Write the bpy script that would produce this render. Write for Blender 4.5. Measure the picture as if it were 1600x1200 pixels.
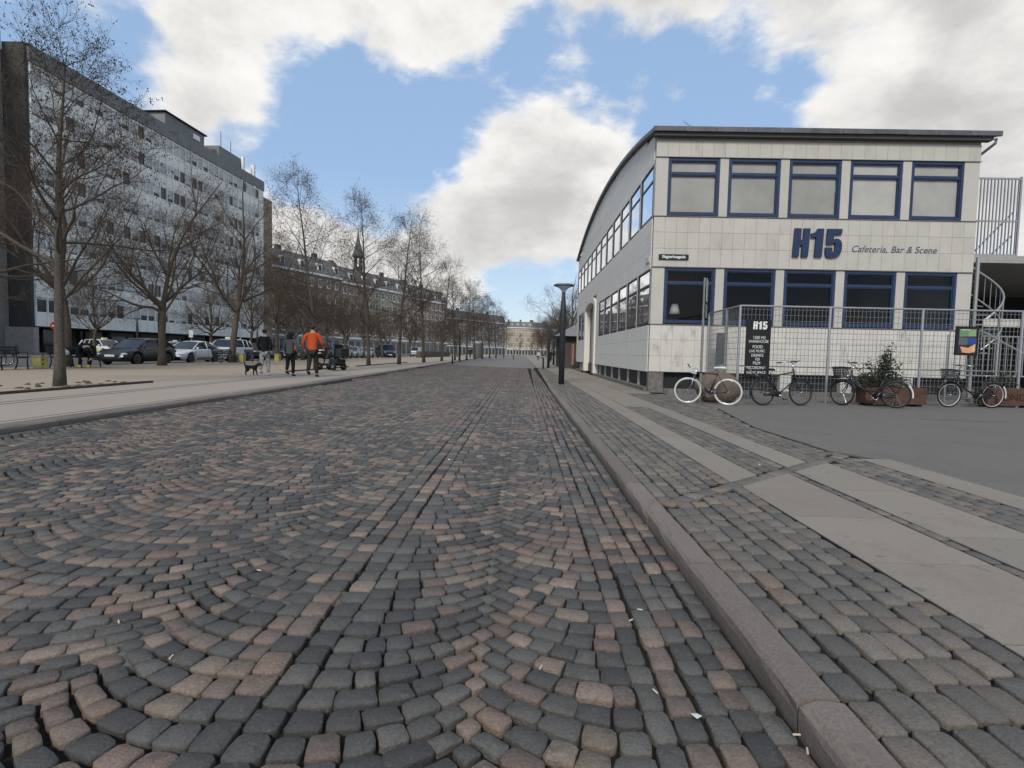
import bpy, bmesh, math, random
from mathutils import Vector, Matrix, noise
from math import sin, cos, pi, sqrt, radians, atan2
random.seed(7)
for o in list(bpy.data.objects): bpy.data.objects.remove(o)
SC = bpy.context.scene
COL = SC.collection
# ------------------------------------------------------------------ camera
FPX = 840.0; CAMH = 1.18
PITCH = math.atan(48/FPX); YAW = math.atan(15/FPX); ROLL = 0.0225
cam_d = bpy.data.cameras.new('camera'); cam = bpy.data.objects.new('camera', cam_d); COL.objects.link(cam)
cam_d.sensor_width = 36.0; cam_d.lens = 36.0*FPX/1600; cam_d.clip_end = 3000; cam_d.clip_start = 0.05
CM = Matrix.Rotation(YAW,3,'Z') @ Matrix.Rotation(pi/2-PITCH,3,'X') @ Matrix.Rotation(ROLL,3,'Z')
cam.matrix_world = Matrix.Translation((0,0,CAMH)) @ CM.to_4x4()
SC.camera = cam
SC.render.resolution_x = 1024; SC.render.resolution_y = 768
def at(px, py, z=0.0):          # photo pixel -> point on the level z
    d = CM @ Vector((px-800, -(py-600), -FPX)); t = (z-CAMH)/d.z
    return Vector((0,0,CAMH)) + d*t
def atY(px, py, Y):
    d = CM @ Vector((px-800, -(py-600), -FPX)); return Vector((0,0,CAMH)) + d*(Y/d.y)
def dirpx(px, py): return (CM @ Vector((px-800, -(py-600), -FPX))).normalized()
# ------------------------------------------------------------------ world: blue sky with broken cumulus
W = bpy.data.worlds.new('World'); SC.world = W; W.use_nodes = True
wn = W.node_tree; wn.nodes.clear(); WL = wn.links
def wnode(t, **kw):
    n = wn.nodes.new(t)
    for k, v in kw.items(): setattr(n, k, v)
    return n
SUN_EL = radians(38); SUN_AZ = radians(193)      # azimuth clockwise from +Y: behind the camera
sky = wnode('ShaderNodeTexSky', sky_type='NISHITA', sun_disc=False, sun_elevation=SUN_EL, sun_rotation=SUN_AZ)
sky.air_density = 1.0; sky.dust_density = 0.6; sky.ozone_density = 1.6
tc = wnode('ShaderNodeTexCoord')
def wmath(op, a, b=None, c=None):
    n = wnode('ShaderNodeMath', operation=op)
    for i, x in enumerate((a, b, c)):
        if x is None: continue
        if isinstance(x, (int, float)): n.inputs[i].default_value = x
        else: WL.new(x, n.inputs[i])
    return n.outputs[0]
def wmap(x, a, b, c, d, smooth=True):
    n = wnode('ShaderNodeMapRange', interpolation_type='SMOOTHSTEP' if smooth else 'LINEAR')
    WL.new(x, n.inputs[0])
    for i, v in enumerate((a, b, c, d)): n.inputs[i+1].default_value = v
    return n.outputs[0]
def wnoise(vec, scale, detail, rough, dist=0.0):
    n = wnode('ShaderNodeTexNoise'); n.inputs['Scale'].default_value = scale; n.inputs['Detail'].default_value = detail
    n.inputs['Roughness'].default_value = rough; n.inputs['Distortion'].default_value = dist
    WL.new(vec, n.inputs['Vector']); return n.outputs['Fac']
# cloud coordinates: direction stretched sideways near the horizon
sep = wnode('ShaderNodeSeparateXYZ'); WL.new(tc.outputs['Generated'], sep.inputs[0])
cmb = wnode('ShaderNodeCombineXYZ')
WL.new(sep.outputs[0], cmb.inputs[0]); WL.new(sep.outputs[1], cmb.inputs[1])
WL.new(wmath('MULTIPLY', sep.outputs[2], 1.7), cmb.inputs[2])
wv = cmb.outputs[0]
n1 = wnoise(wv, 3.1, 10, 0.56, 0.25)
n2 = wnoise(wv, 9.0, 8, 0.60, 0.1)
n3 = wnoise(wv, 1.6, 4, 0.5)
dens = wmath('ADD', wmath('ADD', wmath('MULTIPLY', n1, 0.95), wmath('MULTIPLY', n2, 0.55)), -.25)
# cloud banks where they stood that day: (pixel direction, angular radius in degrees, weight)
BANKS = [((260, 40), 7, .10), ((420, 90), 7, .13), ((560, 20), 10, .18), ((740, 30), 10, .19), ((930, 20), 9, .19), ((1130, 0), 10, .24), ((1330, -10), 10, .24), ((800, -150), 20, .10),
         ((870, 200), 5, .16), ((800, 280), 6, .17), ((930, 250), 8, .18), ((730, 320), 5, .13), ((850, 360), 7, .15), ((1000, 190), 4, .12), ((680, 390), 5, .08), ((760, 400), 6, .10),
         ((1440, 190), 7, .20), ((1590, 120), 8, .22), ((1590, 300), 10, .22), ((1330, 200), 4, .12), ((1500, 110), 4, .12),
         ((580, 390), 8, .18), ((460, 310), 8, .19), ((670, 420), 6, .10), ((330, 220), 6, .14), ((230, 180), 4, .08), ((20, 70), 5, .12), ((610, 310), 4, .06),
         ((680, 205), 9, -.21), ((560, 210), 8, -.18), ((640, 270), 5, -.08), ((790, 145), 5, -.12), ((1080, 130), 7, -.20), ((1210, 130), 8, -.22), ((1330, 110), 4, -.08), ((160, 30), 4, -.12), ((880, 110), 5, -.22), ((990, 115), 5, -.20), ((400, 200), 5, -.10), ((470, 190), 6, -.14), ((120, 100), 6, -.12),
         ((830, 490), 6, -.16)]
bias = None
for (p, rad, wt) in BANKS:
    d = dirpx(*p)
    vm = wnode('ShaderNodeVectorMath', operation='DOT_PRODUCT'); WL.new(tc.outputs['Generated'], vm.inputs[0]); vm.inputs[1].default_value = d
    g = wmap(vm.outputs['Value'], cos(radians(rad*1.6)), cos(radians(rad*.05)), 0.0, wt*(.80 if wt > 0 else 1.0))
    bias = g if bias is None else wmath('ADD', bias, g)
dens = wmath('ADD', wmath('ADD', dens, bias), wmath('ADD', wmath('MULTIPLY', n3, 0.06), 0.035))
alpha = wmap(dens, 0.545, 0.735, 0.0, 1.0)
def wrelief(scale, detail, rough, off):
    vm = wnode('ShaderNodeVectorMath', operation='ADD'); WL.new(wv, vm.inputs[0]); vm.inputs[1].default_value = off
    return wnoise(vm.outputs[0], scale, detail, rough, 0.25)
lit = (.045, -.02, .06)               # towards the hidden sun: tops and right flanks are bright
rel = wmath('ADD', wmath('SUBTRACT', n1, wrelief(3.1, 10, .56, lit)), wmath('MULTIPLY', wmath('SUBTRACT', wnoise(wv, 9.0, 8, .6, .25), wrelief(9.0, 8, .60, (.018,-.008,.024))), .30))
low = wnoise(wv, 2.3, 3, 0.5)
thick = wmap(wmath('ADD', wmath('ADD', wmath('MULTIPLY', rel, -1.0), wmath('MULTIPLY', dens, .55)), wmath('MULTIPLY', low, .55)), 0.52, 0.98, 0.0, 1.0)
ccol = wnode('ShaderNodeMixRGB'); WL.new(thick, ccol.inputs[0])
ccol.inputs[1].default_value = (7.9, 7.75, 7.5, 1); ccol.inputs[2].default_value = (4.6, 4.55, 4.5, 1)
haze_f = wmap(sep.outputs[2], 0.0, 0.30, 0.0, 1.0, False)
pale = wnode('ShaderNodeMixRGB'); WL.new(haze_f, pale.inputs[0]); pale.inputs[1].default_value = (5.4, 6.5, 7.5, 1); pale.inputs[2].default_value = (3.05, 4.5, 6.75, 1)
skm = wnode('ShaderNodeMixRGB'); skm.inputs[0].default_value = .72; WL.new(sky.outputs[0], skm.inputs[1]); WL.new(pale.outputs[0], skm.inputs[2])
wmix = wnode('ShaderNodeMixRGB'); WL.new(alpha, wmix.inputs[0]); WL.new(skm.outputs[0], wmix.inputs[1]); WL.new(ccol.outputs[0], wmix.inputs[2])
bg = wnode('ShaderNodeBackground'); bg.inputs['Strength'].default_value = 0.10
WL.new(wmix.outputs[0], bg.inputs[0])
wo = wnode('ShaderNodeOutputWorld'); WL.new(bg.outputs[0], wo.inputs[0])
# ------------------------------------------------------------------ sun behind thin cloud
sd = bpy.data.lights.new('sun', 'SUN'); sd.energy = 2.0; sd.angle = radians(14); sd.color = (1.0, 0.94, 0.85)
sun = bpy.data.objects.new('sun', sd); COL.objects.link(sun)
sdir = Vector((sin(SUN_AZ)*cos(SUN_EL), cos(SUN_AZ)*cos(SUN_EL), sin(SUN_EL)))
sun.rotation_euler = (-sdir).to_track_quat('-Z', 'Y').to_euler(); sun.location = (20,-20,40)
vs = SC.view_settings; vs.view_transform = 'Standard'; vs.look = 'None'; vs.exposure = 0.33; vs.gamma = 1.0; vs.use_curve_mapping = False
SC.render.engine = 'CYCLES'
# ------------------------------------------------------------------ materials
MATS = {}
def mat(name, col, rough=.8, spec=.3, metal=0.0, noise_s=0, noise_a=0.0, bump=0.0, bump_s=60, obj_var=0.0, vcol=False, stain=None, detail=6, spots=None):
    if name in MATS: return MATS[name]
    m = bpy.data.materials.new(name); m.use_nodes = True; nt = m.node_tree; N = nt.nodes; L = nt.links
    b = N['Principled BSDF']; b.inputs['Roughness'].default_value = rough; b.inputs['Metallic'].default_value = metal
    b.inputs['Specular IOR Level'].default_value = spec; b.inputs['Base Color'].default_value = (*col, 1)
    tcn = N.new('ShaderNodeTexCoord'); geo = N.new('ShaderNodeNewGeometry')
    cur = None
    if vcol:
        a = N.new('ShaderNodeAttribute'); a.attribute_name = 'col'; cur = a.outputs['Color']
    else:
        r = N.new('ShaderNodeRGB'); r.outputs[0].default_value = (*col, 1); cur = r.outputs[0]
    def mul(cur, fac):
        mx = N.new('ShaderNodeVectorMath'); mx.operation = 'SCALE'; L.new(cur, mx.inputs[0]); L.new(fac, mx.inputs['Scale']); return mx.outputs[0]
    if noise_a:
        n = N.new('ShaderNodeTexNoise'); n.inputs['Scale'].default_value = noise_s; n.inputs['Detail'].default_value = detail; n.inputs['Roughness'].default_value = .65
        L.new(geo.outputs['Position'], n.inputs['Vector'])
        mr = N.new('ShaderNodeMapRange'); L.new(n.outputs['Fac'], mr.inputs[0])
        mr.inputs[1].default_value = .25; mr.inputs[2].default_value = .75; mr.inputs[3].default_value = 1-noise_a; mr.inputs[4].default_value = 1+noise_a
        cur = mul(cur, mr.outputs[0])
    if stain:
        (sc, lo, hi, amt, vstretch, scol) = stain
        mp = N.new('ShaderNodeMapping'); L.new(geo.outputs['Position'], mp.inputs[0]); mp.inputs['Scale'].default_value = (1,1,vstretch)
        n = N.new('ShaderNodeTexNoise'); n.inputs['Scale'].default_value = sc; n.inputs['Detail'].default_value = 9; n.inputs['Roughness'].default_value = .7
        L.new(mp.outputs[0], n.inputs['Vector'])
        mr = N.new('ShaderNodeMapRange'); mr.interpolation_type = 'SMOOTHSTEP'; L.new(n.outputs['Fac'], mr.inputs[0])
        for i, v in enumerate((lo, hi, 0, amt)): mr.inputs[i+1].default_value = v
        mx = N.new('ShaderNodeMixRGB'); L.new(mr.outputs[0], mx.inputs[0]); L.new(cur, mx.inputs[1]); mx.inputs[2].default_value = (*scol, 1); cur = mx.outputs[0]
    if spots:
        (sc, lo, hi, amt, scol) = spots
        n = N.new('ShaderNodeTexNoise'); n.inputs['Scale'].default_value = sc; n.inputs['Detail'].default_value = 2; L.new(geo.outputs['Position'], n.inputs['Vector'])
        mr = N.new('ShaderNodeMapRange'); mr.interpolation_type = 'SMOOTHSTEP'; L.new(n.outputs['Fac'], mr.inputs[0])
        for i, v in enumerate((lo, hi, 0, amt)): mr.inputs[i+1].default_value = v
        mx = N.new('ShaderNodeMixRGB'); L.new(mr.outputs[0], mx.inputs[0]); L.new(cur, mx.inputs[1]); mx.inputs[2].default_value = (*scol, 1); cur = mx.outputs[0]
    if obj_var:
        oi = N.new('ShaderNodeObjectInfo'); mr = N.new('ShaderNodeMapRange'); L.new(oi.outputs['Random'], mr.inputs[0])
        mr.inputs[3].default_value = 1-obj_var; mr.inputs[4].default_value = 1+obj_var; cur = mul(cur, mr.outputs[0])
    L.new(cur, b.inputs['Base Color'])
    if bump:
        n = N.new('ShaderNodeTexNoise'); n.inputs['Scale'].default_value = bump_s; n.inputs['Detail'].default_value = 8; n.inputs['Roughness'].default_value = .65
        L.new(geo.outputs['Position'], n.inputs['Vector'])
        bp = N.new('ShaderNodeBump'); bp.inputs['Strength'].default_value = min(1, bump); bp.inputs['Distance'].default_value = .01
        L.new(n.outputs['Fac'], bp.inputs['Height']); L.new(bp.outputs[0], b.inputs['Normal'])
    MATS[name] = m; return m
def glass_mat(name, tint=(.95,.955,.95), ior=1.32):
    m = bpy.data.materials.new(name); m.use_nodes = True; nt = m.node_tree; N = nt.nodes; L = nt.links; N.clear()
    fr = N.new('ShaderNodeFresnel'); fr.inputs[0].default_value = ior
    t = N.new('ShaderNodeBsdfTransparent'); t.inputs[0].default_value = (*tint, 1)
    g = N.new('ShaderNodeBsdfGlossy'); g.inputs['Roughness'].default_value = .02; g.inputs[0].default_value = (.95,.97,1,1)
    mx = N.new('ShaderNodeMixShader'); L.new(fr.outputs[0], mx.inputs[0]); L.new(t.outputs[0], mx.inputs[1]); L.new(g.outputs[0], mx.inputs[2])
    o = N.new('ShaderNodeOutputMaterial'); L.new(mx.outputs[0], o.inputs[0]); MATS[name] = m; return m
M_sett = mat('granite_sett', (.1,.1,.1), .62, .5, vcol=True, noise_s=95, noise_a=.42, bump=.95, bump_s=85, stain=(11,.50,.72,.42,1,(.035,.032,.029)), spots=(34,.63,.72,.35,(.16,.145,.125)))
M_joint = mat('joint_soil', (.024,.020,.016), .95, .1, noise_s=14, noise_a=.5, bump=.6, bump_s=120)
M_mortar = mat('joint_mortar', (.125,.115,.10), .95, .1, noise_s=9, noise_a=.45, bump=.4, bump_s=150)
M_kerb = mat('kerb_granite', (.180,.150,.126), .8, .3, noise_s=70, noise_a=.30, bump=.5, bump_s=70, obj_var=.12, stain=(3,.5,.75,.5,1,(.08,.07,.062)))
M_slab = mat('slab_granite', (.245,.212,.172), .82, .3, noise_s=55, noise_a=.16, bump=.25, bump_s=150, obj_var=.06, stain=(1.4,.48,.78,.55,1,(.165,.142,.113)), spots=(7,.66,.70,.45,(.12,.105,.088)))
M_asph = mat('asphalt', (.165,.150,.130), .9, .25, noise_s=130, noise_a=.30, bump=.5, bump_s=220, stain=(.7,.45,.75,.5,1,(.115,.105,.092)), spots=(5,.66,.70,.5,(.085,.078,.068)))
M_prom = mat('promenade_surface', (.345,.295,.24), .92, .2, noise_s=60, noise_a=.15, bump=.3, bump_s=180, stain=(.35,.45,.75,.45,1,(.26,.22,.178)))
M_grav = mat('gravel_tan', (.365,.297,.225), .95, .15, noise_s=90, noise_a=.22, bump=.4, bump_s=200, stain=(.3,.42,.75,.5,1,(.27,.22,.165)))
M_street = mat('street_asphalt', (.11,.107,.102), .9, .25, noise_s=40, noise_a=.2)
M_plaza = mat('far_setts', (.150,.133,.121), .7, .5, noise_s=9, noise_a=.45, detail=10, bump=.5, bump_s=8)
# ------------------------------------------------------------------ mesh helpers
class MB:
    def __init__(s): s.v = []; s.f = []; s.c = []; s.xf = None
    def add(s, vs_, fs_, col=None):
        k = len(s.v)
        if s.xf is not None: vs_ = [s.xf @ Vector(p) for p in vs_]
        s.v.extend([tuple(p) for p in vs_]); s.f.extend([tuple(i+k for i in f) for f in fs_])
        if col is not None: s.c.extend([col]*len(vs_))
    def box(s, x0, x1, y0, y1, z0, z1):
        s.add([(x0,y0,z0),(x1,y0,z0),(x1,y1,z0),(x0,y1,z0),(x0,y0,z1),(x1,y0,z1),(x1,y1,z1),(x0,y1,z1)],
              [(0,3,2,1),(4,5,6,7),(0,1,5,4),(1,2,6,5),(2,3,7,6),(3,0,4,7)])
    def rbox(s, x0, x1, y0, y1, z0, z1, r):   # box with bevelled edges all round
        bm = bmesh.new(); bmesh.ops.create_cube(bm, size=1)
        for v in bm.verts: v.co = Vector(((x0+x1)/2+v.co.x*(x1-x0), (y0+y1)/2+v.co.y*(y1-y0), (z0+z1)/2+v.co.z*(z1-z0)))
        bmesh.ops.bevel(bm, geom=bm.edges[:], offset=r, segments=2, affect='EDGES', profile=.6)
        s.bm(bm)
    def bm(s, bm):
        bm.verts.index_update(); s.add([v.co.copy() for v in bm.verts], [tuple(v.index for v in f.verts) for f in bm.faces]); bm.free()
    def quad(s, a, b, c, d): s.add([a,b,c,d], [(0,1,2,3)])
    def tube(s, pts, rad, n=6, caps=True):
        pts = [Vector(p) for p in pts]; m = len(pts)
        if not isinstance(rad, (list, tuple)): rad = [rad]*m
        t0 = (pts[1]-pts[0]).normalized(); ref = Vector((0,0,1)) if abs(t0.z) < .9 else Vector((1,0,0))
        u = t0.cross(ref).normalized(); vv = []; ff = []
        for i in range(m):
            t = (pts[min(i+1,m-1)]-pts[max(i-1,0)])
            if t.length < 1e-9: t = t0.copy()
            t.normalize(); u = (u - t*u.dot(t))
            if u.length < 1e-6: u = t.orthogonal()
            u.normalize(); w = t.cross(u)
            for k in range(n):
                a = 2*pi*k/n; vv.append(pts[i]+(u*cos(a)+w*sin(a))*rad[i])
        for i in range(m-1):
            for k in range(n):
                a = i*n+k; b = i*n+(k+1)%n; ff.append((a, b, b+n, a+n))
        if caps: ff.append(tuple(range(n-1,-1,-1))); ff.append(tuple((m-1)*n+k for k in range(n)))
        s.add(vv, ff)
    def lathe(s, prof, c=(0,0,0), n=20, axis='Z'):   # prof: (r, h) pairs
        vv = []; ff = []
        for (r, h) in prof:
            for k in range(n):
                a = 2*pi*k/n
                p = {'Z': (r*cos(a), r*sin(a), h), 'X': (h, r*cos(a), r*sin(a)), 'Y': (r*sin(a), h, r*cos(a))}[axis]
                vv.append((p[0]+c[0], p[1]+c[1], p[2]+c[2]))
        m = len(prof)
        for i in range(m-1):
            for k in range(n): ff.append((i*n+k, i*n+(k+1)%n, (i+1)*n+(k+1)%n, (i+1)*n+k))
        ff.append(tuple(range(n-1,-1,-1))); ff.append(tuple((m-1)*n+k for k in range(n)))
        s.add(vv, ff)
    def torus(s, c, R, r, n=36, m=7, axis='Y', xf=None):
        vv = []; ff = []
        for i in range(n):
            a = 2*pi*i/n
            for j in range(m):
                b = 2*pi*j/m; q = R+r*cos(b)
                p = Vector((q*cos(a), r*sin(b), q*sin(a))) if axis == 'Y' else Vector((q*cos(a), q*sin(a), r*sin(b)))
                if xf is not None: p = xf @ p
                vv.append(p+Vector(c))
        for i in range(n):
            for j in range(m): ff.append((i*m+j, i*m+(j+1)%m, ((i+1)%n)*m+(j+1)%m, ((i+1)%n)*m+j))
        s.add(vv, ff)
    def ell(s, c, r, n=12, m=8, jit=0.0, seed=0):
        rnd = random.Random(seed); vv = [(c[0],c[1],c[2]-r[2])]; ff = []
        for i in range(1, m):
            t = -pi/2+pi*i/m
            for k in range(n):
                a = 2*pi*k/n; q = 1+rnd.uniform(-jit, jit)
                vv.append((c[0]+r[0]*cos(t)*cos(a)*q, c[1]+r[1]*cos(t)*sin(a)*q, c[2]+r[2]*sin(t)*q))
        vv.append((c[0],c[1],c[2]+r[2])); e = len(vv)-1
        for k in range(n): ff.append((0, 1+(k+1)%n, 1+k)); ff.append((e, e-n+k, e-n+(k+1)%n))
        for i in range(m-2):
            for k in range(n): ff.append((1+i*n+k, 1+i*n+(k+1)%n, 1+(i+1)*n+(k+1)%n, 1+(i+1)*n+k))
        s.add(vv, ff)
    def prism(s, poly, a, b, plane='XZ'):   # poly of 2d points, extruded from a to b along the third axis
        n = len(poly)
        def P(p, t):
            return {'XZ': (p[0], t, p[1]), 'XY': (p[0], p[1], t), 'YZ': (t, p[0], p[1])}[plane]
        s.add([P(p,a) for p in poly]+[P(p,b) for p in poly],
              [tuple(range(n-1,-1,-1)), tuple(range(n,2*n))]+[(i,(i+1)%n,n+(i+1)%n,n+i) for i in range(n)])
    def mesh(s, name, m, smooth=False, off=None):
        me = bpy.data.meshes.new(name)
        vv = s.v if off is None else [(p[0]-off[0], p[1]-off[1], p[2]-off[2]) for p in s.v]
        me.from_pydata(vv, [], s.f)
        if s.c:
            at_ = me.color_attributes.new('col', 'FLOAT_COLOR', 'POINT')
            at_.data.foreach_set('color', [x for c in s.c for x in (c[0],c[1],c[2],1.0)])
        if m: me.materials.append(m)
        if smooth: me.polygons.foreach_set('use_smooth', [True]*len(me.polygons))
        me.update(); return me
    def build(s, name, m, parent=None, smooth=False, world=True, recalc=True):
        off = wloc(parent) if (parent is not None and world) else None
        me = s.mesh(name, m, smooth, off)
        if recalc:
            b = bmesh.new(); b.from_mesh(me); bmesh.ops.recalc_face_normals(b, faces=b.faces); b.to_mesh(me); b.free()
        return link(name, me, parent)
def wloc(o):
    p = Vector((0,0,0))
    while o is not None: p = p + o.location; o = o.parent
    return p
def link(name, me, parent=None, loc=(0,0,0)):
    o = bpy.data.objects.new(name, me); COL.objects.link(o); o.parent = parent; o.location = loc; return o
def tag(o, label=None, cat=None, group=None, kind=None):
    if label: o['label'] = label
    if cat: o['category'] = cat
    if group: o['group'] = group
    if kind: o['kind'] = kind
    return o
def thing(name, loc, label, cat, group=None):
    o = bpy.data.objects.new(name, None); COL.objects.link(o); o.location = loc; o.empty_display_size = .2
    return tag(o, label, cat, group)
def kids(o): return [c for c in COL.objects if c.parent == o]
def copy_tree(o, loc=None, rz=None, scale=None, label=None, parent=None, kidmap=None):
    if kidmap is None:
        kidmap = {}
        for c in COL.objects:
            if c.parent is not None: kidmap.setdefault(c.parent.name, []).append(c)
    c = o.copy(); COL.objects.link(c); c.parent = parent
    if loc is not None: c.location = loc
    if rz is not None: c.rotation_euler = (0,0,rz)
    if scale is not None: c.scale = (scale,)*3 if isinstance(scale, (int,float)) else scale
    if label: c['label'] = label
    for ch in kidmap.get(o.name, []): copy_tree(ch, parent=c, kidmap=kidmap)
    return c
def text_mesh(body, size, m, extrude=.004, shear=0.0, bold=0.0, align='LEFT', spacing=1.0):
    cu = bpy.data.curves.new('t', 'FONT'); cu.body = body; cu.size = size; cu.extrude = extrude; cu.shear = shear; cu.offset = bold
    cu.align_x = align; cu.space_character = spacing
    o = bpy.data.objects.new('t', cu); COL.objects.link(o)
    me = bpy.data.meshes.new_from_object(o.evaluated_get(bpy.context.evaluated_depsgraph_get()))
    bpy.data.objects.remove(o); me.materials.clear(); me.materials.append(m); return me
def text_part(name, body, size, m, loc, parent, rot=(pi/2,0,0), sx=1.0, **kw):
    o = link(name, text_mesh(body, size, m, **kw), parent); o.location = Vector(loc)-(wloc(parent) if parent else Vector((0,0,0)))
    o.rotation_euler = rot; o.scale = (sx,1,1); return o
# ------------------------------------------------------------------ the ground
XK = 0.98; XL = -6.05                 # road edges
def xleft(y): return XL if y < 15 else XL-(y-15)*.024
def xright(y): return XK if y < 19 else XK+(min(y,60)-19)*.012
def zr(x): return -.10+(XK-x)/7.02*.20
PZ = .18                              # level of the promenade on the left
g = MB(); g.quad((-700,-60,-.30),(700,-60,-.30),(700,1500,-.30),(-700,1500,-.30))
tag(g.build('ground', M_street), kind='structure')
YE = 300
r = MB()
ys = [-4,2,6,10,15,19,28,40,60,100,YE]
for i in range(len(ys)-1):
    a, b = ys[i], ys[i+1]
    m_ = -.027
    r.quad((xleft(a)-.02,a,zr(XL)+m_),(xright(a)+.02,a,zr(XK)+m_),(xright(b)+.02,b,zr(XK)+m_),(xleft(b)-.02,b,zr(XL)+m_))
road = tag(r.build('road', M_joint), kind='structure')
# far half of the carriageway, too far off to tell one sett from the next
r = MB(); y0, y1 = 46.0, YE
r.quad((xleft(y0),y0,zr(XL)),(xright(y0),y0,zr(XK)),(xright(y1)+1,y1,zr(XK)),(xleft(y1),y1,zr(XL)))
far_road = tag(r.build('road', M_plaza), kind='structure')
r = MB(); r.box(1.0,4.9,-4,46,-.28,-.024)
pav = tag(r.build('pavement', M_joint), kind='structure')
r = MB(); r.prism([(1.28,46.0),(1.6,46),(4.9,46),(24,46),(24,YE),(1.3,YE)],-.28,-.006,'XY')
tag(r.build('pavement', M_slab), kind='structure')
ASPH = [(4.5,-4),(4.5,6.2),(4.05,7.1),(4.05,9.3),(4.62,12.6),(4.62,17.6),(60,17.6),(60,-4)]
r = MB(); r.prism(ASPH,-.28,-.003,'XY'); tag(r.build('forecourt', M_asph), kind='structure')
r = MB(); r.box(14.9,60,17.6,45.9,-.28,-.004); tag(r.build('forecourt', M_asph), kind='structure')
r = MB(); r.prism([(-9.86,-4),(XL-.32,-4),(XL-.32,15),(xleft(YE)-.32,YE),(-15.5,YE),(-9.86,60)],-.28,PZ-.001,'XY')
prom = tag(r.build('promenade', M_prom), kind='structure')
r = MB(); r.prism([(-20.0,-4),(-9.86,-4),(-9.86,60),(-15.5,YE),(-20,YE)],-.28,PZ-.004,'XY')
tag(r.build('gravel_walk', M_grav), kind='structure')
r = MB(); r.box(-45.2,-20.0,-4,YE,-.28,PZ-.09); tag(r.build('side_street', M_street), kind='structure')
r = MB(); r.box(-62,-45.2,-4,YE,-.28,PZ); tag(r.build('far_pavement', mat('far_paving',(.17,.16,.15),.9,.2,noise_s=3,noise_a=.2)), kind='structure')
# drain seams along the promenade
r = MB()
for x in (-8.33,-8.60): r.box(x-.014,x+.014,-4,60,PZ-.02,PZ+.003)
r.build('drain_seam', mat('seam_dark',(.05,.043,.038),.9), prom)
r = MB(); r.box(XL-.46,XL-.445,-4,60,PZ-.02,PZ+.002); r.build('drain_seam', MATS['seam_dark'], prom)
# ------------------------------------------------------------------ setts
rnd = random.Random(11)
DARK = [(.056,.052,.047),(.066,.062,.055),(.077,.072,.063),(.050,.047,.044),(.090,.083,.072)]
RED = [(.152,.106,.080),(.130,.095,.075),(.174,.129,.098),(.118,.089,.071),(.158,.124,.092)]
def road_col(x, y):
    n = noise.noise(Vector((x*.9, y*.55, 3.1)))*.55+noise.noise(Vector((x*2.6, y*2.2, 9.0)))*.30
    c = rnd.choice(RED) if rnd.random() < .40+n*.85 else rnd.choice(DARK)
    k = rnd.uniform(.84,1.18)*1.22; return (c[0]*k, c[1]*k, c[2]*k)
GREY = [(.142,.123,.101),(.124,.109,.091),(.158,.135,.110),(.112,.102,.089),(.170,.141,.110)]
def pav_col(x, y):
    c = rnd.choice(GREY)
    if rnd.random() < .05: c = (.175,.135,.098)
    k = rnd.uniform(.84,1.18); return (c[0]*k, c[1]*k, c[2]*k)
SETTS = {'road': [], 'pav': []}
def sett(kind, q, z, col, gap=(.008,.019)):       # q: four corners, counter-clockwise
    cx = sum(p[0] for p in q)/4; cy = sum(p[1] for p in q)/4
    SETTS[kind].append((q, cx, cy, z, col, gap))
def quad_clip_ok(kind, cx, cy): return True
def bowl(c, w, sgn_from, sgn_to, y0, y1, s=.119):
    """rows of setts in arcs: flat at c, rising away from the viewer towards the peak at distance w"""
    R = w/sin(radians(47)); tm = math.asin(w/R)
    t_a, t_b = sgn_from*tm, sgn_to*tm
    y0 = y0-R*(1-cos(tm))-(0 if y0 < 0 else 0); y0 = math.floor((y0+R*(1-cos(tm)))/s)*s-R*(1-cos(tm))
    nrow = int((y1-y0)/s)
    L = R*(t_b-t_a)
    for k in range(nrow):
        yb = y0+k*s
        n = max(2, int(round(L/.124+rnd.uniform(-.4,.4))))
        cuts = [0.0]+[(i+rnd.uniform(-.17,.17))/n for i in range(1,n)]+[1.0]
        for i in range(n):
            ta = t_a+(t_b-t_a)*cuts[i]; tb = t_a+(t_b-t_a)*cuts[i+1]
            q = []
            for (t, up) in ((ta,0),(tb,0),(tb,1),(ta,1)):
                x = c+R*sin(t); y = yb+R*(1-cos(t))
                if up: x -= sin(t)*cos(t)*s; y += cos(t)**2*s
                q.append((x, y))
            cx = sum(p[0] for p in q)/4; cy = sum(p[1] for p in q)/4
            if cy < .55 or cy > 46: continue
            sett('road', q, zr(cx), road_col(cx, cy), (.0065,.0175))
    return R*(1-cos(tm))
def peak(x, rise, y0, y1, s=.119):        # the lozenge setts where two arcs meet
    n = int((y1-y0)/s); h = s*.5; y0 = math.floor(y0/s)*s
    for k in range(n):
        cy = y0+k*s+s*.48
        if cy < .55 or cy > 46: continue
        q = [(x, cy-h), (x+h, cy), (x, cy+h), (x-h, cy)]
        sett('road', q, zr(x), road_col(x, cy), (.014,.014))
def rows_along(kind, x0, n, w, y0, y1, ln, colf, zf, test=None, xoff=None):
    for i in range(n):
        y = y0+rnd.uniform(-.1,0)
        while y < y1:
            l = rnd.uniform(*ln); a = x0+i*w; b = a+w; cy = y+l/2
            dx = xoff(cy) if xoff else 0
            wob = .007*sin(cy*2.1+i*1.7)
            if test is None or test((a+b)/2, cy):
                sett(kind, [(a+dx+wob,y),(b+dx+wob,y),(b+dx+wob,y+l),(a+dx+wob,y+l)], zf((a+b)/2), colf((a+b)/2, cy), (.0125,.011) if kind == 'road' else (.014,.012))
            y += l
YF = 46
fx = lambda y: xright(y)-XK
pk = [-.1475, -1.55, -3.0, -4.45, -5.88]
rows_along('road', -1.0, 2, .125, .5, YF, (.11,.17), road_col, zr)
rows_along('road', .455, 5, .104, .5, YF, (.11,.17), road_col, zr, xoff=lambda y: fx(y)*.9)
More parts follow.
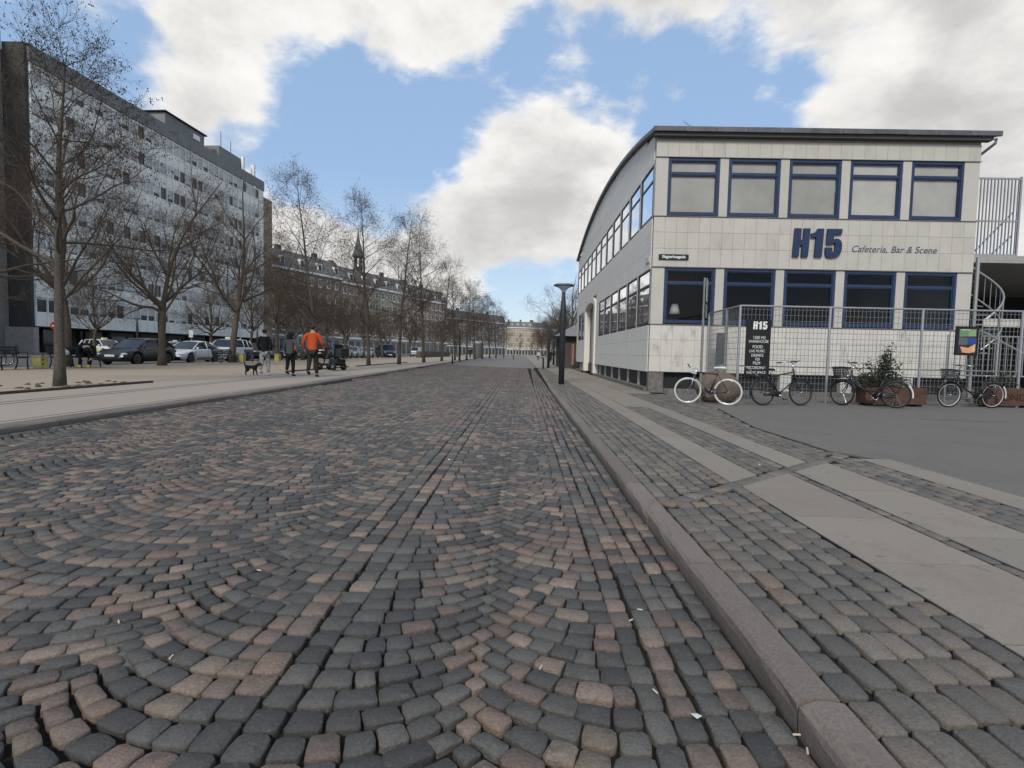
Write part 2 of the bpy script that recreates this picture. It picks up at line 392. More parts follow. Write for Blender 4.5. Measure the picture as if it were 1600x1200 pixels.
rr = bowl(-.75, .6025, 0, 1, .2, YF); bowl(.455, .6025, -1, 0, .2, YF)
peak(pk[0], .30, .2, YF)
rr = bowl(-1.0, .55, -1, 0, -.2, YF); peak(pk[1], .26, -.2, YF)
for i in range(1,4):
    a, b = pk[i+1], pk[i]; c = (a+b)/2; w = (b-a)/2
    rr = bowl(c, w, -1, 1, -.2, YF); 
    peak(a, rr, -.2, YF)
rows_along('road', XL+.015, 1, .10, 1.5, 16, (.13,.2), road_col, zr)
rows_along('road', XL-.9, 7, .13, 16, YF, (.13,.2), road_col, zr, test=lambda x,y: xleft(y)+.05 < x < -5.92)
yl = lambda x: 4.35+(x-1.25)*.86              # slanting course across the pavement
near = lambda x, y: y < yl(x)-.125
far = lambda x, y: y > yl(x)+.125
zp = lambda x: .0
rows_along('pav', 1.145, 7, .129, .3, 6, (.14,.22), pav_col, zp, near)
rows_along('pav', 1.145, 7, .123, 3, YF, (.13,.19), pav_col, zp, far, xoff=lambda y: fx(y))
rows_along('pav', 2.795, 1, .092, .3, 8, (.15,.25), pav_col, zp, near)
rows_along('pav', 3.56, 4, .135, .3, 8, (.14,.22), pav_col, zp, near)
rows_along('pav', 2.42, 4, .125, 3, 12.6, (.13,.19), pav_col, zp, far)
def inasph(x, y):
    e = 4.5 if y < 6.2 else 4.5-(y-6.2)*.5 if y < 7.1 else 4.05 if y < 9.3 else 4.05+(y-9.3)*.173 if y < 12.6 else 4.62
    return x > e-.07
rows_along('pav', 3.34, 10, .127, 3, 16.9, (.13,.2), pav_col, zp, lambda x,y: far(x,y) and not inasph(x,y))
ux, uy = 1/sqrt(1+.86**2), .86/sqrt(1+.86**2)
t = 0.0
t = -.12
while t < 4.4:                                 # the slanting course itself
    l = rnd.uniform(.13,.2); x = 1.27+t*ux; y = yl(1.27)+t*uy; nx, ny = -uy*.075, ux*.075
    if x+l*ux < 4.12: sett('pav', [(x-nx,y-ny),(x+l*ux-nx,y+l*uy-ny),(x+l*ux+nx,y+l*uy+ny),(x+nx,y+ny)], 0, pav_col(x,y))
    t += l
def sett_geo(mb, S, lod):
    q, cx, cy, z, col, gap = S
    C = Vector((cx, cy)); Q = []
    j = .0062 if lod == 0 else .004
    n = 4
    P = [Vector(p) for p in q]
    per = sum((P[i]-P[i-1]).length for i in range(4))/4
    mu = min(.3, gap[0]*.5/max(.02,((P[1]-P[0]).length+(P[2]-P[3]).length)*.5)); mv = min(.3, gap[1]*.5/max(.02,((P[3]-P[0]).length+(P[2]-P[1]).length)*.5))
    bl = lambda u, v: (P[0]*(1-u)+P[1]*u)*(1-v)+(P[3]*(1-u)+P[2]*u)*v
    Q = [bl(u,v)+Vector((rnd.uniform(-j,j), rnd.uniform(-j,j))) for (u,v) in ((mu,mv),(1-mu,mv),(1-mu,1-mv),(mu,1-mv))]
    hz = z+rnd.uniform(-.004,.003); tx, ty = rnd.uniform(-.02,.02), rnd.uniform(-.02,.02)
    top = lambda p, d: (p.x, p.y, hz+d+(p.x-cx)*tx+(p.y-cy)*ty)
    if lod == 0:
        oc = []
        for i in range(4):
            c = Q[i]; a = Q[i-1]; b = Q[(i+1)%4]; f = rnd.uniform(.07,.15)
            for (o, ff) in ((a, f), (b, f*rnd.uniform(.8,1.2))):
                oc.append(c+(o-c)*ff*1.0+(C-c)*.012)
            mid = c+(b-c)*.5; oc.append(mid+(mid-C).normalized()*rnd.uniform(-.003,.005))
        m = len(oc)
        ins = [C+(p-C)*.945 for p in oc]; ins2 = [C+(p-C)*.985 for p in oc]
        vv = [top(p,-.055) for p in oc]+[top(p,-.009) for p in oc]+[top(p,-.0028) for p in ins2]+[top(p, rnd.uniform(-.0005,.0015)) for p in ins]+[top(C,rnd.uniform(0,.003))]
        ff = []
        for r_ in range(3):
            for i in range(m): ff.append((r_*m+i, r_*m+(i+1)%m, (r_+1)*m+(i+1)%m, (r_+1)*m+i))
        for i in range(m): ff.append((3*m+i, 3*m+(i+1)%m, 4*m))
        mb.add(vv, ff, col)
    elif lod == 1:
        oc = []
        for i in range(4):
            c = Q[i]; a = Q[i-1]; b = Q[(i+1)%4]
            oc += [c+(a-c)*.16, c+(b-c)*.16]
        m = 8; ins = [C+(p-C)*.94 for p in oc]
        vv = [top(p,-.05) for p in oc]+[top(p,-.007) for p in oc]+[top(p,0) for p in ins]
        ff = []
        for r_ in range(2):
            for i in range(m): ff.append((r_*m+i, r_*m+(i+1)%m, (r_+1)*m+(i+1)%m, (r_+1)*m+i))
        ff.append(tuple(range(2*m,3*m))); mb.add(vv, ff, col)
    else:
        ins = [C+(p-C)*.93 for p in Q]
        vv = [top(p,-.04) for p in Q]+[top(p,-.002) for p in ins]
        mb.add(vv, [(4,5,6,7)]+[(i,(i+1)%4,4+(i+1)%4,4+i) for i in range(4)], col)
def in_view(x, y):
    p = CM.transposed() @ Vector((x, y, -CAMH))
    if p.z > -.2: return False
    u = 800+FPX*p.x/-p.z; v = 600-FPX*p.y/-p.z
    return -30 < u < 1630 and v < 1240
for kind, parent, lim in (('road', road, 300), ('pav', pav, 300)):
    L = [S for S in SETTS[kind] if in_view(S[1], S[2]) or (S[2] < 12 and S[2] > .9)]
    L.sort(key=lambda S: (0 if in_view(S[1], S[2]) else 1, S[1]**2*.3+S[2]**2))
    for S in L[:lim]:
        mb = MB(); S2 = list(S); sett_geo(mb, S, 0)
        # origin at the stone
        me = mb.mesh('sett', M_sett, True, (S[1],S[2],S[3])); link('sett', me, parent, (S[1],S[2],S[3]))
    mb = MB()
    for S in L[lim:]:
        d = S[2]
        if d > 22: sett_geo(mb, S, 2)
        elif d > 6.5: sett_geo(mb, S, 1)
        else: sett_geo(mb, S, 0)
    tag(mb.build('setts', M_sett, parent, True, recalc=False), kind='stuff')
# pale mortar washed into the joints of one worn patch, and a few filled joints
def patch(cx, cy, rx, ry, seed, dz):
    mb = MB(); rn = random.Random(seed); n = 26; pts = []
    for i in range(n):
        a = 2*pi*i/n; k = 1+.25*sin(3*a+seed)+rn.uniform(-.12,.12); pts.append((cx+rx*cos(a)*k, cy+ry*sin(a)*k))
    vv = [(cx,cy,zr(cx)+dz)]+[(p[0],p[1],zr(p[0])+dz) for p in pts]+[(cx+(p[0]-cx)*1.3,cy+(p[1]-cy)*1.3,zr(p[0])-.03) for p in pts]
    mb.add(vv, [(0,1+i,1+(i+1)%n) for i in range(n)]+[(1+i,1+n+i,1+n+(i+1)%n,1+(i+1)%n) for i in range(n)])
    mb.build('joint_mortar', M_mortar, road)
patch(-2.15, 3.30, .85, .42, 2, -.0075); patch(-3.4, 3.75, .6, .3, 5, -.009)
patch(-1.15, 2.62, .22, .16, 8, -.009); patch(-1.75, 2.15, .35, .16, 11, -.010)
# ------------------------------------------------------------------ kerb stones and granite slabs
def kerb_stone(x0, x1, y0, y1, ztop, zbot, side, parent, seed, xo0=0, xo1=0):
    """side=+1: exposed face on the low-x side; -1: on the high-x side"""
    rn = random.Random(seed); w = x1-x0; n = 7; vv = []; ff = []
    prof = [(0.012,zbot),(.004,ztop-.055),(.008,ztop-.022),(.028,ztop-.006),(.06,ztop),(w*.6,ztop+.001),(w-.006,ztop-.003),(w,zbot)]
    chip = rn.uniform(.1,.9) if rn.random() < .35 else -1
    for i in range(n+1):
        t = i/n; y = y0+.008+(y1-y0-.016)*t; xo = xo0+(xo1-xo0)*t
        for k, (px, pz) in enumerate(prof):
            j = rn.uniform(-.004,.004) if 0 < k < 7 else 0; jz = rn.uniform(-.0025,.0025) if 0 < k < 7 else 0
            if abs(t-chip) < .08 and k in (2,3): j += .008; jz -= .007
            x = x0+px+j if side > 0 else x1-px-j
            vv.append((x+xo, y, pz+jz))
    m = len(prof)
    for i in range(n):
        for k in range(m-1): ff.append((i*m+k, i*m+k+1, (i+1)*m+k+1, (i+1)*m+k))
    ff.append(tuple(range(m))); ff.append(tuple(n*m+k for k in range(m)))
    mb = MB(); mb.add(vv, ff); o = mb.build('kerb_stone', M_kerb, parent, False)
kerb_r = tag(thing('kerb', (.97,0,0), None, None), kind='structure')
ks = [-.4,.75,1.82,3.05,4.05,4.99,6.15]
while ks[-1] < 43: ks.append(ks[-1]+rnd.uniform(1.0,1.3))
for i in range(len(ks)-1): kerb_stone(XK, 1.143, ks[i], ks[i+1], .002, -.2, 1, kerb_r, i, fx(ks[i]), fx(ks[i+1]))
kerb_l = tag(thing('kerb', (XL,0,0), None, None), kind='structure')
ks = [1.5]
while ks[-1] < 62: ks.append(ks[-1]+rnd.uniform(1.1,1.5))
for i in range(len(ks)-1): kerb_stone(XL-.32, XL, ks[i], ks[i+1], PZ+.002, .0, -1, kerb_l, 100+i, xleft(ks[i])-XL, xleft(ks[i+1])-XL)
def slab(poly, parent=pav, z=.001, m=M_slab):
    c = Vector((sum(p[0] for p in poly)/len(poly), sum(p[1] for p in poly)/len(poly)))
    poly = [c+(Vector(p)-c)*(1-.009/((Vector(p)-c).length)) for p in poly]
    ins = [c+(p-c)*(1-.003/((p-c).length)) for p in poly]; n = len(poly); tz = rnd.uniform(-.002,.002)
    mb = MB(); vv = [(p.x,p.y,-.06) for p in poly]+[(p.x,p.y,z+tz) for p in poly]
    ff = [(i, (i+1)%n, n+(i+1)%n, n+i) for i in range(n)]+[tuple(range(n,2*n))]
    mb.add(vv, ff); mb.build('paving_slab', m, parent)
jf = MB(); jf.prism([(2.045,.3),(3.56,.3),(3.56,6.15),(2.045,4.92)],-.05,-.0045,'XY'); jf.box(2.005,4.2,12.7,45.5,-.05,-.0045); jf.box(4.09,4.5,.3,6.6,-.05,-.0045); jf.build('joint_fill', M_joint, pav)
def slab_run(x0, x1, ycuts, cut=None):
    for i in range(len(ycuts)-1):
        a, b = ycuts[i], ycuts[i+1]
        if cut == 'near':
            ya, yb = min(b, yl(x0)-.09), min(b, yl(x1)-.09)
            if ya-a < .1 and yb-a < .1: continue
            if ya < a+.03: ya = a+.03
            slab([(x0,a),(x1,a),(x1,yb),(x0,ya)])
        elif cut == 'far':
            ya, yb = max(a, yl(x0)+.09), max(a, yl(x1)+.09)
            if b-yb < .1: continue
            slab([(x0,ya),(x1,yb),(x1,b),(x0,b)])
        else: slab([(x0,a),(x1,a),(x1,b),(x0,b)])
slab_run(2.05, 2.79, [.6,1.4,2.24,3.13,4.04,4.88,6.4], 'near')
slab_run(2.895, 3.55, [.6,1.2,2.1,2.85,3.64,4.9,7.4], 'near')
slab_run(4.10, 4.49, [.3,1.3,2.4,3.5,4.7,5.96,6.55])
yy = [5.0,6.9,8.0,9.1,10.2,11.3,12.6]
slab_run(2.01, 2.41, yy, 'far'); slab_run(2.93, 3.32, [5.7]+yy[1:], 'far')
yy = [12.61+i*1.45 for i in range(24)]
slab_run(2.01, 2.41, yy); slab_run(2.42, 3.32, [12.61+i*1.1 for i in range(31)])
slab_run(3.33, 4.12, [17.0+i*1.2 for i in range(25)])
slab_run(4.125, 4.21, [17.62+i*2.4 for i in range(12)])
# ------------------------------------------------------------------ the white hall with the arched gable
M_tile = mat('wall_tile', (.47,.442,.39), .62, .35, noise_s=2.2, noise_a=.07, obj_var=.045, stain=(2.6,.54,.78,.6,.35,(.28,.245,.20)), bump=.08, bump_s=30)
M_plain = mat('wall_render', (.465,.44,.39), .7, .3, noise_s=1.5, noise_a=.06, obj_var=.03, stain=(1.8,.56,.82,.5,.25,(.31,.28,.24)))
M_gable = mat('gable_board', (.72,.68,.61), .7, .3, noise_s=1.2, noise_a=.06, obj_var=.03, stain=(1.2,.55,.85,.4,.3,(.45,.42,.375)))
M_low = mat('wall_tile_white', (.58,.55,.495), .6, .35, noise_s=3, noise_a=.06, obj_var=.04, stain=(3.2,.53,.70,.7,.5,(.28,.25,.22)))
M_wcore = mat('wall_core', (.30,.275,.235), .9, .2, noise_s=5, noise_a=.2)
M_blue = mat('frame_blue', (.017,.034,.082), .45, .45, noise_s=8, noise_a=.25, obj_var=.08)
M_glass = glass_mat('window_glass')
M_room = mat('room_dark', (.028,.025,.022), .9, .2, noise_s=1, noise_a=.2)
M_blind = mat('roller_blind', (.44,.43,.405), .85, .2, noise_s=.8, noise_a=.2, obj_var=.22)
M_roof = mat('roof_zinc', (.11,.11,.112), .5, .4, metal=.3, noise_s=3, noise_a=.3, obj_var=.15)
M_stone = mat('plinth_stone', (.17,.158,.14), .9, .2, noise_s=9, noise_a=.4, bump=.6, bump_s=30, stain=(4,.45,.7,.6,1,(.08,.074,.066)))
M_vent = mat('vent_dark', (.016,.016,.017), .5, .4)
M_white = mat('trim_white', (.55,.53,.49), .6, .35, noise_s=4, noise_a=.1)
BX, BY, BXE, BYE = 4.22, 18.02, 14.65, 42.3
hall = thing('cafeteria_hall', (BX,BY,0), 'cream two storey hall with arched roof, blue window frames and H15 lettering', 'building')
W0 = [4.635+1.9625*i for i in range(5)]; WW = 1.675
ROWS = [(2.30,4.12),(5.83,7.67)]
def arch(y):     # height of the gable wall top
    c = (18.0+42.5)/2; h = 12.25; return 8.42+1.33*(1-((y-c)/h)**2)
# masonry behind the tiles: front
m = MB()
m.box(BX+.03,BXE,BY+.03,BY+.28,.66,2.26); m.box(BX+.03,BXE,BY+.03,BY+.28,4.13,5.80); m.box(BX+.03,BXE,BY+.03,BY+.28,7.68,8.42)
m.build('wall', M_wcore, hall)
for (z0, z1) in ROWS:     # piers between the front windows
    xs = [BX]+sum([[x, x+WW] for x in W0], [])+[BXE]
    for i in range(0, len(xs), 2):
        m = MB(); m.rbox(xs[i]+.004, xs[i+1]-.004, BY+.012, BY+.27, z0-.035, z1+.008, .008); m.build('pier', M_plain, hall)
# tiles of the front
tile_cache = {}
def tile(name, x0, x1, z0, z1, m_, parent, th=.03):
    w, h = round(x1-x0,4), round(z1-z0,4); key = (w, h, m_.name)
    if key not in tile_cache:
        b = MB(); g_ = .0025; a = .003
        x, X, z, Z = -w/2+g_, w/2-g_, -h/2+g_, h/2-g_
        b.add([(x,th,z),(X,th,z),(X,th,Z),(x,th,Z),(x,a,z),(X,a,z),(X,a,Z),(x,a,Z),(x+a,0,z+a),(X-a,0,z+a),(X-a,0,Z-a),(x+a,0,Z-a)],
              [(8,9,10,11)]+[(r_*4+i, r_*4+(i+1)%4, (r_+1)*4+(i+1)%4, (r_+1)*4+i) for r_ in range(2) for i in range(4)])
        tile_cache[key] = b.mesh('tile', m_)
    c = Vector(((x0+x1)/2, BY-.002+rnd.uniform(-.0015,.0015), (z0+z1)/2))-wloc(parent)
    link(name, tile_cache[key], parent, c)
NT = 28; TW = (BXE-BX)/NT
for i in range(NT):
    x = BX+i*TW
    tile('tile', x, x+TW, 7.70, 8.22, M_tile, hall)
    for k, (a, b) in enumerate(((4.15,4.745),(4.745,5.27),(5.27,5.77))): tile('tile', x, x+TW, a, b, M_tile, hall)
    for (a, b) in ((.68,1.21),(1.21,1.74),(1.74,2.235)): tile('tile', x, x+TW, a, b, M_low, hall)
m = MB(); m.box(BX-.03,BXE+.03,BY-.03,BY+.02,5.775,5.80); m.box(BX-.03,BXE+.03,BY-.03,BY+.02,2.24,2.265); m.box(BX-.03,BXE+.03,BY-.025,BY+.02,4.125,4.142); m.box(BX-.03,BXE+.03,BY-.025,BY+.02,7.68,7.695)
m.build('sill_course', mat('sill_dark',(.16,.15,.14),.8), hall)
# windows of the front
def window(parent, x0, x1, z0, z1, y, axis='Y', fr=.085, transom=.27, upper=True, depth=.13, frame=M_blue):
    """blue frame with a transom; built in local coords around the lower corner; axis Y: in the front, X: in the gable"""
    w, h = x1-x0, z1-z0; key = ('win', round(w,3), round(h,3), axis, fr)
    if key not in tile_cache:
        b = MB()
        def bx(u0,u1,v0,v1,d0,d1):
            if axis == 'Y': b.box(u0,u1,d0,d1,v0,v1)
            else: b.box(d0,d1,u0,u1,v0,v1)
        bx(0,fr,0,h,0,depth); bx(w-fr,w,0,h,0,depth); bx(fr,w-fr,0,fr,.001,depth); bx(fr,w-fr,h-fr,h,.001,depth)
        zt = h*(1-transom); bx(fr,w-fr,zt-.03,zt+.03,.012,depth-.02)
        i_ = .032                                        # inner sash
        for (v0, v1) in ((fr,zt-.03),(zt+.03,h-fr)):
            bx(fr,fr+i_,v0,v1,.03,depth-.03); bx(w-fr-i_,w-fr,v0,v1,.03,depth-.03); bx(fr+i_,w-fr-i_,v0,v0+i_,.031,depth-.03); bx(fr+i_,w-fr-i_,v1-i_,v1,.031,depth-.03)
        gme = MB()
        for (v0, v1) in ((fr,zt-.03),(zt+.03,h-fr)):
            a0, a1, d = fr+i_, w-fr-i_, (.07 if axis == 'Y' else .034)
            v0 += i_; v1 -= i_
            if axis == 'Y': gme.quad((a0,d,v0),(a1,d,v0),(a1,d,v1),(a0,d,v1))
            else: gme.quad((d,a0,v0),(d,a1,v0),(d,a1,v1),(d,a0,v1))
        bl = MB()
        if axis == 'Y': bl.box(fr+.035,w-fr-.035,.102,.11,fr+.03,h-fr-.03)
        else: bl.box(.102,.11,fr+.035,w-fr-.035,fr+.03,h-fr-.03)
        tile_cache[key] = (b.mesh('window', frame), gme.mesh('pane', M_glass), bl.mesh('blind', M_blind))
    wm, pm, bm_ = tile_cache[key]
    loc = Vector((x0,y,z0)) if axis == 'Y' else Vector((y,x0,z0))
    o = link('window', wm, parent, loc-wloc(parent)); link('pane', pm, o)
    if upper: link('blind', bm_, o)
    return o
for r_, (z0, z1) in enumerate(ROWS):
    for x in W0: window(hall, x, x+WW, z0, z1, BY+.022, upper=(r_ == 1))
# gable wall (faces the street)
GW0 = [18.32+2.02*i for i in range(12)]; GWW = 1.84
def gbox(y0,y1,z0,z1,name,m_,x0=BX+.004,x1=BX+.27):
    b = MB(); b.box(x0,x1,y0,y1,z0,z1); return b.build(name, m_, hall)
for (a, b) in ((.66,1.21),(1.21,1.74),(1.74,2.24)):
    gbox(BY+.28,31.5,a+.003,b-.003,'gable_board',M_gable); gbox(36.9,BYE,a+.003,b-.003,'gable_board',M_gable)
for (a, b) in ((4.13,4.745),(4.745,5.27),(5.27,5.80)):
    if a > 4.2: gbox(BY+.28,BYE,a+.003,b-.003,'gable_board',M_gable)
    else: gbox(BY+.28,31.5,a+.003,b-.003,'gable_board',M_gable); gbox(36.9,BYE,a+.003,b-.003,'gable_board',M_gable)
zs = [7.56,8.06,8.56,9.06,9.56,9.9]
for k in range(5):
    pts = []; N_ = 40
    ysl = [BY+.28+(BYE-BY-.28)*i/N_ for i in range(N_+1)]
    ok = [y for y in ysl if arch(y) > zs[k]+.05]
    if len(ok) < 2: continue
    poly = [(ok[0],zs[k]+.003),(ok[-1],zs[k]+.003)]+[(y, max(zs[k]+.02, min(zs[k+1]-.003, arch(y)))) for y in reversed(ok)]
    b = MB(); b.prism(poly, BX+.004, BX+.27, 'YZ'); b.build('gable_board', M_gable, hall)
gbox(BY+.28,BYE,.66,9.2,'wall',M_wcore,BX+.30,BX+.34) if False else None
for (w0s, z0, z1) in (([y for y in GW0], 5.83, 7.56), ([y for y in GW0[:6]]+[37.05,39.15], 2.27, 4.13)):
    edges = [BY+.28]+sum([[y, y+GWW+(.2 if False else 0)] for y in w0s], [])+[BYE]
    for i in range(0, len(edges), 2):
        a, b_ = edges[i], edges[i+1]
        if b_-a < .02: continue
        if z0 < 3 and a < 32 < b_: b_ = 31.5
        gbox(a+.002, b_-.002, z0-.03, z1, 'pier', M_gable, BX+.006, BX+.26)
    if z0 < 3: gbox(36.9, 37.045, z0-.03, z1, 'pier', M_gable, BX+.006, BX+.26)
    for y in w0s: window(hall, y, y+GWW, z0, z1, BX+.004, axis='X', fr=.05, transom=.30, upper=False, frame=mat('frame_dark',(.035,.038,.048),.5,.4))
# recessed doorway with an arched hood
b = MB()
b.box(BX-.07,BX+.3,31.5,32.1,.12,4.05); b.box(BX-.07,BX+.3,36.3,36.9,.12,4.05)
N_ = 14; out = []; inn = []
for i in range(N_+1):
    a = pi*i/N_; out.append((34.2-2.7*cos(a), 4.05+.70*sin(a))); inn.append((34.2-2.1*cos(a), 4.05+.36*sin(a)))
for i in range(N_): b.prism([inn[i],inn[i+1],out[i+1],out[i]], BX-.07, BX+.3, 'YZ')
b.build('door_surround', M_gable, hall)
b = MB(); b.box(BX-.17,BX+.1,31.47,32.38,-.02,.12); b.box(BX-.17,BX+.1,36.02,36.93,-.02,.12); b.build('door_base', mat('base_dark',(.03,.029,.028),.8), hall)
b = MB()
for i in range(16):
    y = 32.36+i*.23; b.box(BX+.32,BX+.38+.03*(i%2),y,y+.228,.05,4.5)
b.build('door', mat('door_corrugated',(.30,.295,.28),.6,.4,noise_s=3,noise_a=.2), hall)
gbox(31.5,36.9,4.78,4.80,'door_head',M_gable) if False else None
b = MB(); b.box(BX+.32,BX+.40,31.0,37.0,4.4,5.4); b.build('wall', M_wcore, hall)
# basement strip: dark vents between stub piers, stone plinth below
b = MB(); b.box(BX+.22,BXE,BY+.24,BY+.30,.05,.66); b.box(BX+.22,BX+.28,BY+.30,BYE,.05,.66); b.build('basement_vent', M_vent, hall)
pb = MB(); pb.box(BX+.004,BX+.50,BY+.004,BY+.24,-.05,.655); pb.build('basement_pier', M_stone, hall)
for x in (8.6,8.6+2.0,12.6): 
    b = MB(); b.box(x,x+.36,BY+.03,BY+.24,.08,.655); b.build('basement_pier', M_white, hall)
for y in [20.25,22.3,24.3,26.3,28.4,30.3,38.4,39.5,40.6]:
    b = MB(); b.box(BX+.15,BX+.22,y,y+.13,.10,.655); b.build('basement_pier', M_white, hall)
for i in range(9):
    x = BX+.50+i*1.1; b = MB(); b.rbox(x+.004,min(x+1.096,BXE),BY-.09,BY+.25,-.06,.115,.012); b.build('plinth_stone', M_stone, hall)
yb = [BY+.25]+[19.9+i*1.6 for i in range(8)]+[31.45]
for i in range(len(yb)-1): b = MB(); b.rbox(BX-.08,BX+.23,yb[i]+.004,yb[i+1]-.004,-.06,.12,.012); b.build('plinth_stone', M_stone, hall)
b = MB(); b.rbox(BX-.08,BX+.23,36.95,BYE,-.06,.12,.012); b.build('plinth_stone', M_stone, hall)
# roof: barrel over the hall, zinc edge in sheets along the front
b = MB(); N_ = 48; top = []; bot = []
for i in range(N_+1):
    y = BY-.22+(BYE+.30-(BY-.22))*i/N_; z = arch(min(max(y,18.0),42.5))+.03-(.03 if y < 18 else 0)
    top.append((y, z+.13)); bot.append((y, z))
for i in range(N_): b.prism([bot[i],bot[i+1],top[i+1],top[i]], BX-.16, BXE+.38, 'YZ')
b.build('roof', M_roof, hall)
b = MB(); b.box(BX+.02,BXE,BY+.03,BY+.26,8.425,8.46); b.box(BX-.1,BXE+.2,BY-.2,BY+.03,8.30,8.405); b.build('eaves_board', mat('eaves',(.09,.088,.085),.8), hall)
n = 11; w = (BXE+.40-(BX-.18))/n
for i in range(n):
    x = BX-.18+i*w; b = MB(); b.rbox(x+.006,x+w-.006,BY-.30,BY-.21,8.40+rnd.uniform(-.006,.006),8.555,.008); b.build('edge_sheet', M_roof, hall)
b = MB(); b.tube([(BXE+.33,BY-.12,8.38),(BXE+.33,BY-.12,8.24),(BXE+.07,BY+.45,7.85),(BXE+.07,BY+.75,7.6),(BXE+.07,BY+.75,5.1)],.045,8); b.build('drainpipe', mat('zinc_pipe',(.22,.22,.22),.5,.5,metal=.4), hall)
b = MB(); b.tube([(BX-.05,38.0,8.2),(BX-.22,38.0,8.25),(BX-.28,37.95,8.12)],.03,6); b.lathe([(.02,0),(.07,.06),(.07,.12)],(BX-.28,37.95,8.0),10); b.build('wall_lamp', M_white, hall)
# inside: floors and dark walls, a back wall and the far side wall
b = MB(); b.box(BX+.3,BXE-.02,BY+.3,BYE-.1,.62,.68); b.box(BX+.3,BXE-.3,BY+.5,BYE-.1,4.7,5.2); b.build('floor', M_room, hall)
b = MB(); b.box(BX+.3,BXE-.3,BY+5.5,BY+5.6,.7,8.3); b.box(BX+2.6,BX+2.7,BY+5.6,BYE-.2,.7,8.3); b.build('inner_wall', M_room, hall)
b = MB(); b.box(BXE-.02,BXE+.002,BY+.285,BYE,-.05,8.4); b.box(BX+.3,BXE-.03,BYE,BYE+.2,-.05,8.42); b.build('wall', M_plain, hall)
# lettering on the front
hl = lambda pts, x, z, k=1.0: [(x+p[0]*k, z+p[1]*k) for p in pts]
LH = [(0,0),(.205,0),(.215,.37),(.295,.37),(.285,0),(.50,0),(.54,.91),(.335,.91),(.325,.55),(.245,.55),(.255,.91),(.045,.91)]
L1 = [(.13,0),(.37,0),(.40,.91),(.20,.91),(.165,.83),(.10,.775),(0,.75),(0,.615),(.155,.645)]
L5 = [(.03,.02),(.12,-.01),(.26,-.01),(.40,.03),(.49,.12),(.525,.26),(.525,.42),(.49,.53),(.41,.595),(.32,.60),(.25,.565),(.265,.745),(.505,.745),(.515,.91),(.045,.91),(.025,.42),(.215,.42),(.245,.46),(.285,.46),(.305,.42),(.305,.20),(.285,.16),(.245,.16),(.22,.20),(.22,.31),(.01,.31),(.0,.14)]
M_letter = mat('letter_blue', (.014,.030,.075), .5, .4, noise_s=9, noise_a=.3)
for (poly, x) in ((LH,8.745),(L1,9.325),(L5,9.80)):
    b = MB(); b.prism(hl(poly,x,4.545), BY-.09, BY-.012, 'XZ'); b.build('letter', M_letter, hall)
text_part('lettering', 'Cafeteria, Bar & Scene', .30, mat('print_grey_blue',(.085,.10,.15),.6), (10.66,BY-.012,4.74), hall, shear=.28, extrude=.004, sx=.985, spacing=1.02)
# street name plate
pl = thing('street_sign', (4.9,BY-.03,4.46), 'black enamel street name plate on the cream tiles beside the corner window', 'sign')
b = MB(); b.rbox(4.41,5.39,BY-.045,BY-.012,4.37,4.55,.01); b.build('plate', mat('enamel_black',(.012,.012,.013),.35,.5), pl)
text_part('lettering', 'Slagterhusgade', .128, mat('paint_white',(.75,.75,.73),.5), (4.90,BY-.050,4.425), pl, align='CENTER', bold=.003, extrude=.002)
# plate on the gable and the pendant lamp seen inside
b = MB(); b.rbox(BX-.03,BX+.003,18.45,18.95,4.36,4.56,.008); tag(b.build('wall_plate', M_white), 'small pale plate on the gable boards above the corner window', 'sign')
lp = thing('pendant_lamp', (5.45,19.6,2.9), 'white bell shaped pendant lamp hanging inside the corner cafeteria window', 'lamp')
b = MB(); b.lathe([(.09,.36),(.11,.34),(.20,0),(.19,0),(.10,.32)],(5.45,19.6,2.72),18); b.build('lamp_shade', mat('shade_white',(.75,.73,.68),.6), lp, True)
b = MB(); b.tube([(5.45,19.6,3.05),(5.45,19.6,4.72)],.008,5); b.build('cord', M_vent, lp)
# aerial on the roof
an = thing('roof_aerial', (7.2,24,9.2), 'thin comb shaped television aerial on the hall roof', 'aerial')
b = MB(); b.tube([(7.2,24,9.3),(7.2,24,11.0)],.02,6); b.build('mast', MATS['zinc_pipe'], an)
b = MB(); b.tube([(6.75,24,11.35),(7.65,24,10.75)],.014,5)
for i in range(9):
    t_ = i/8; p = Vector((6.75,24,11.35)).lerp(Vector((7.65,24,10.75)), t_); b.tube([p+Vector((-.08,-.1,-.13)),p+Vector((.08,.1,.13))],.008,4)
b.build('antenna', MATS['zinc_pipe'], an)
# ------------------------------------------------------------------ deck, railing and stair beside the hall
M_galv = mat('galvanised', (.34,.345,.35), .45, .5, metal=.5, noise_s=10, noise_a=.15)
M_galvd = mat('galvanised_dull', (.23,.228,.222), .55, .4, metal=.4, noise_s=10, noise_a=.2)
dk = thing('loading_deck', (15,20,0), 'flat concrete deck roof over a dark loading bay beside the hall', 'canopy')
b = MB(); b.box(14.9,40,19.9,44,4.82,5.08); b.build('deck', mat('deck_concrete',(.33,.32,.31),.8,.2,noise_s=2,noise_a=.2), dk)
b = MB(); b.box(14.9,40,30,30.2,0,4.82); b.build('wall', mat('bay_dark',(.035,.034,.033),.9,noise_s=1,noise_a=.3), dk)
b = MB()
for x in (20.5,27): b.box(x,x+.35,20.6,20.95,0,4.82)
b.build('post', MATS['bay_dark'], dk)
rl = thing('deck_railing', (15,20.1,5.08), 'tall white barred railing on the deck roof with diagonal braces', 'railing')
b = MB()
for z in (5.14,6.35,7.86): b.box(14.85,17.85,20.08,20.13,z-.03,z+.03)
b.box(17.80,17.86,20.075,20.135,5.08,7.93); b.build('rail', M_galv, rl)
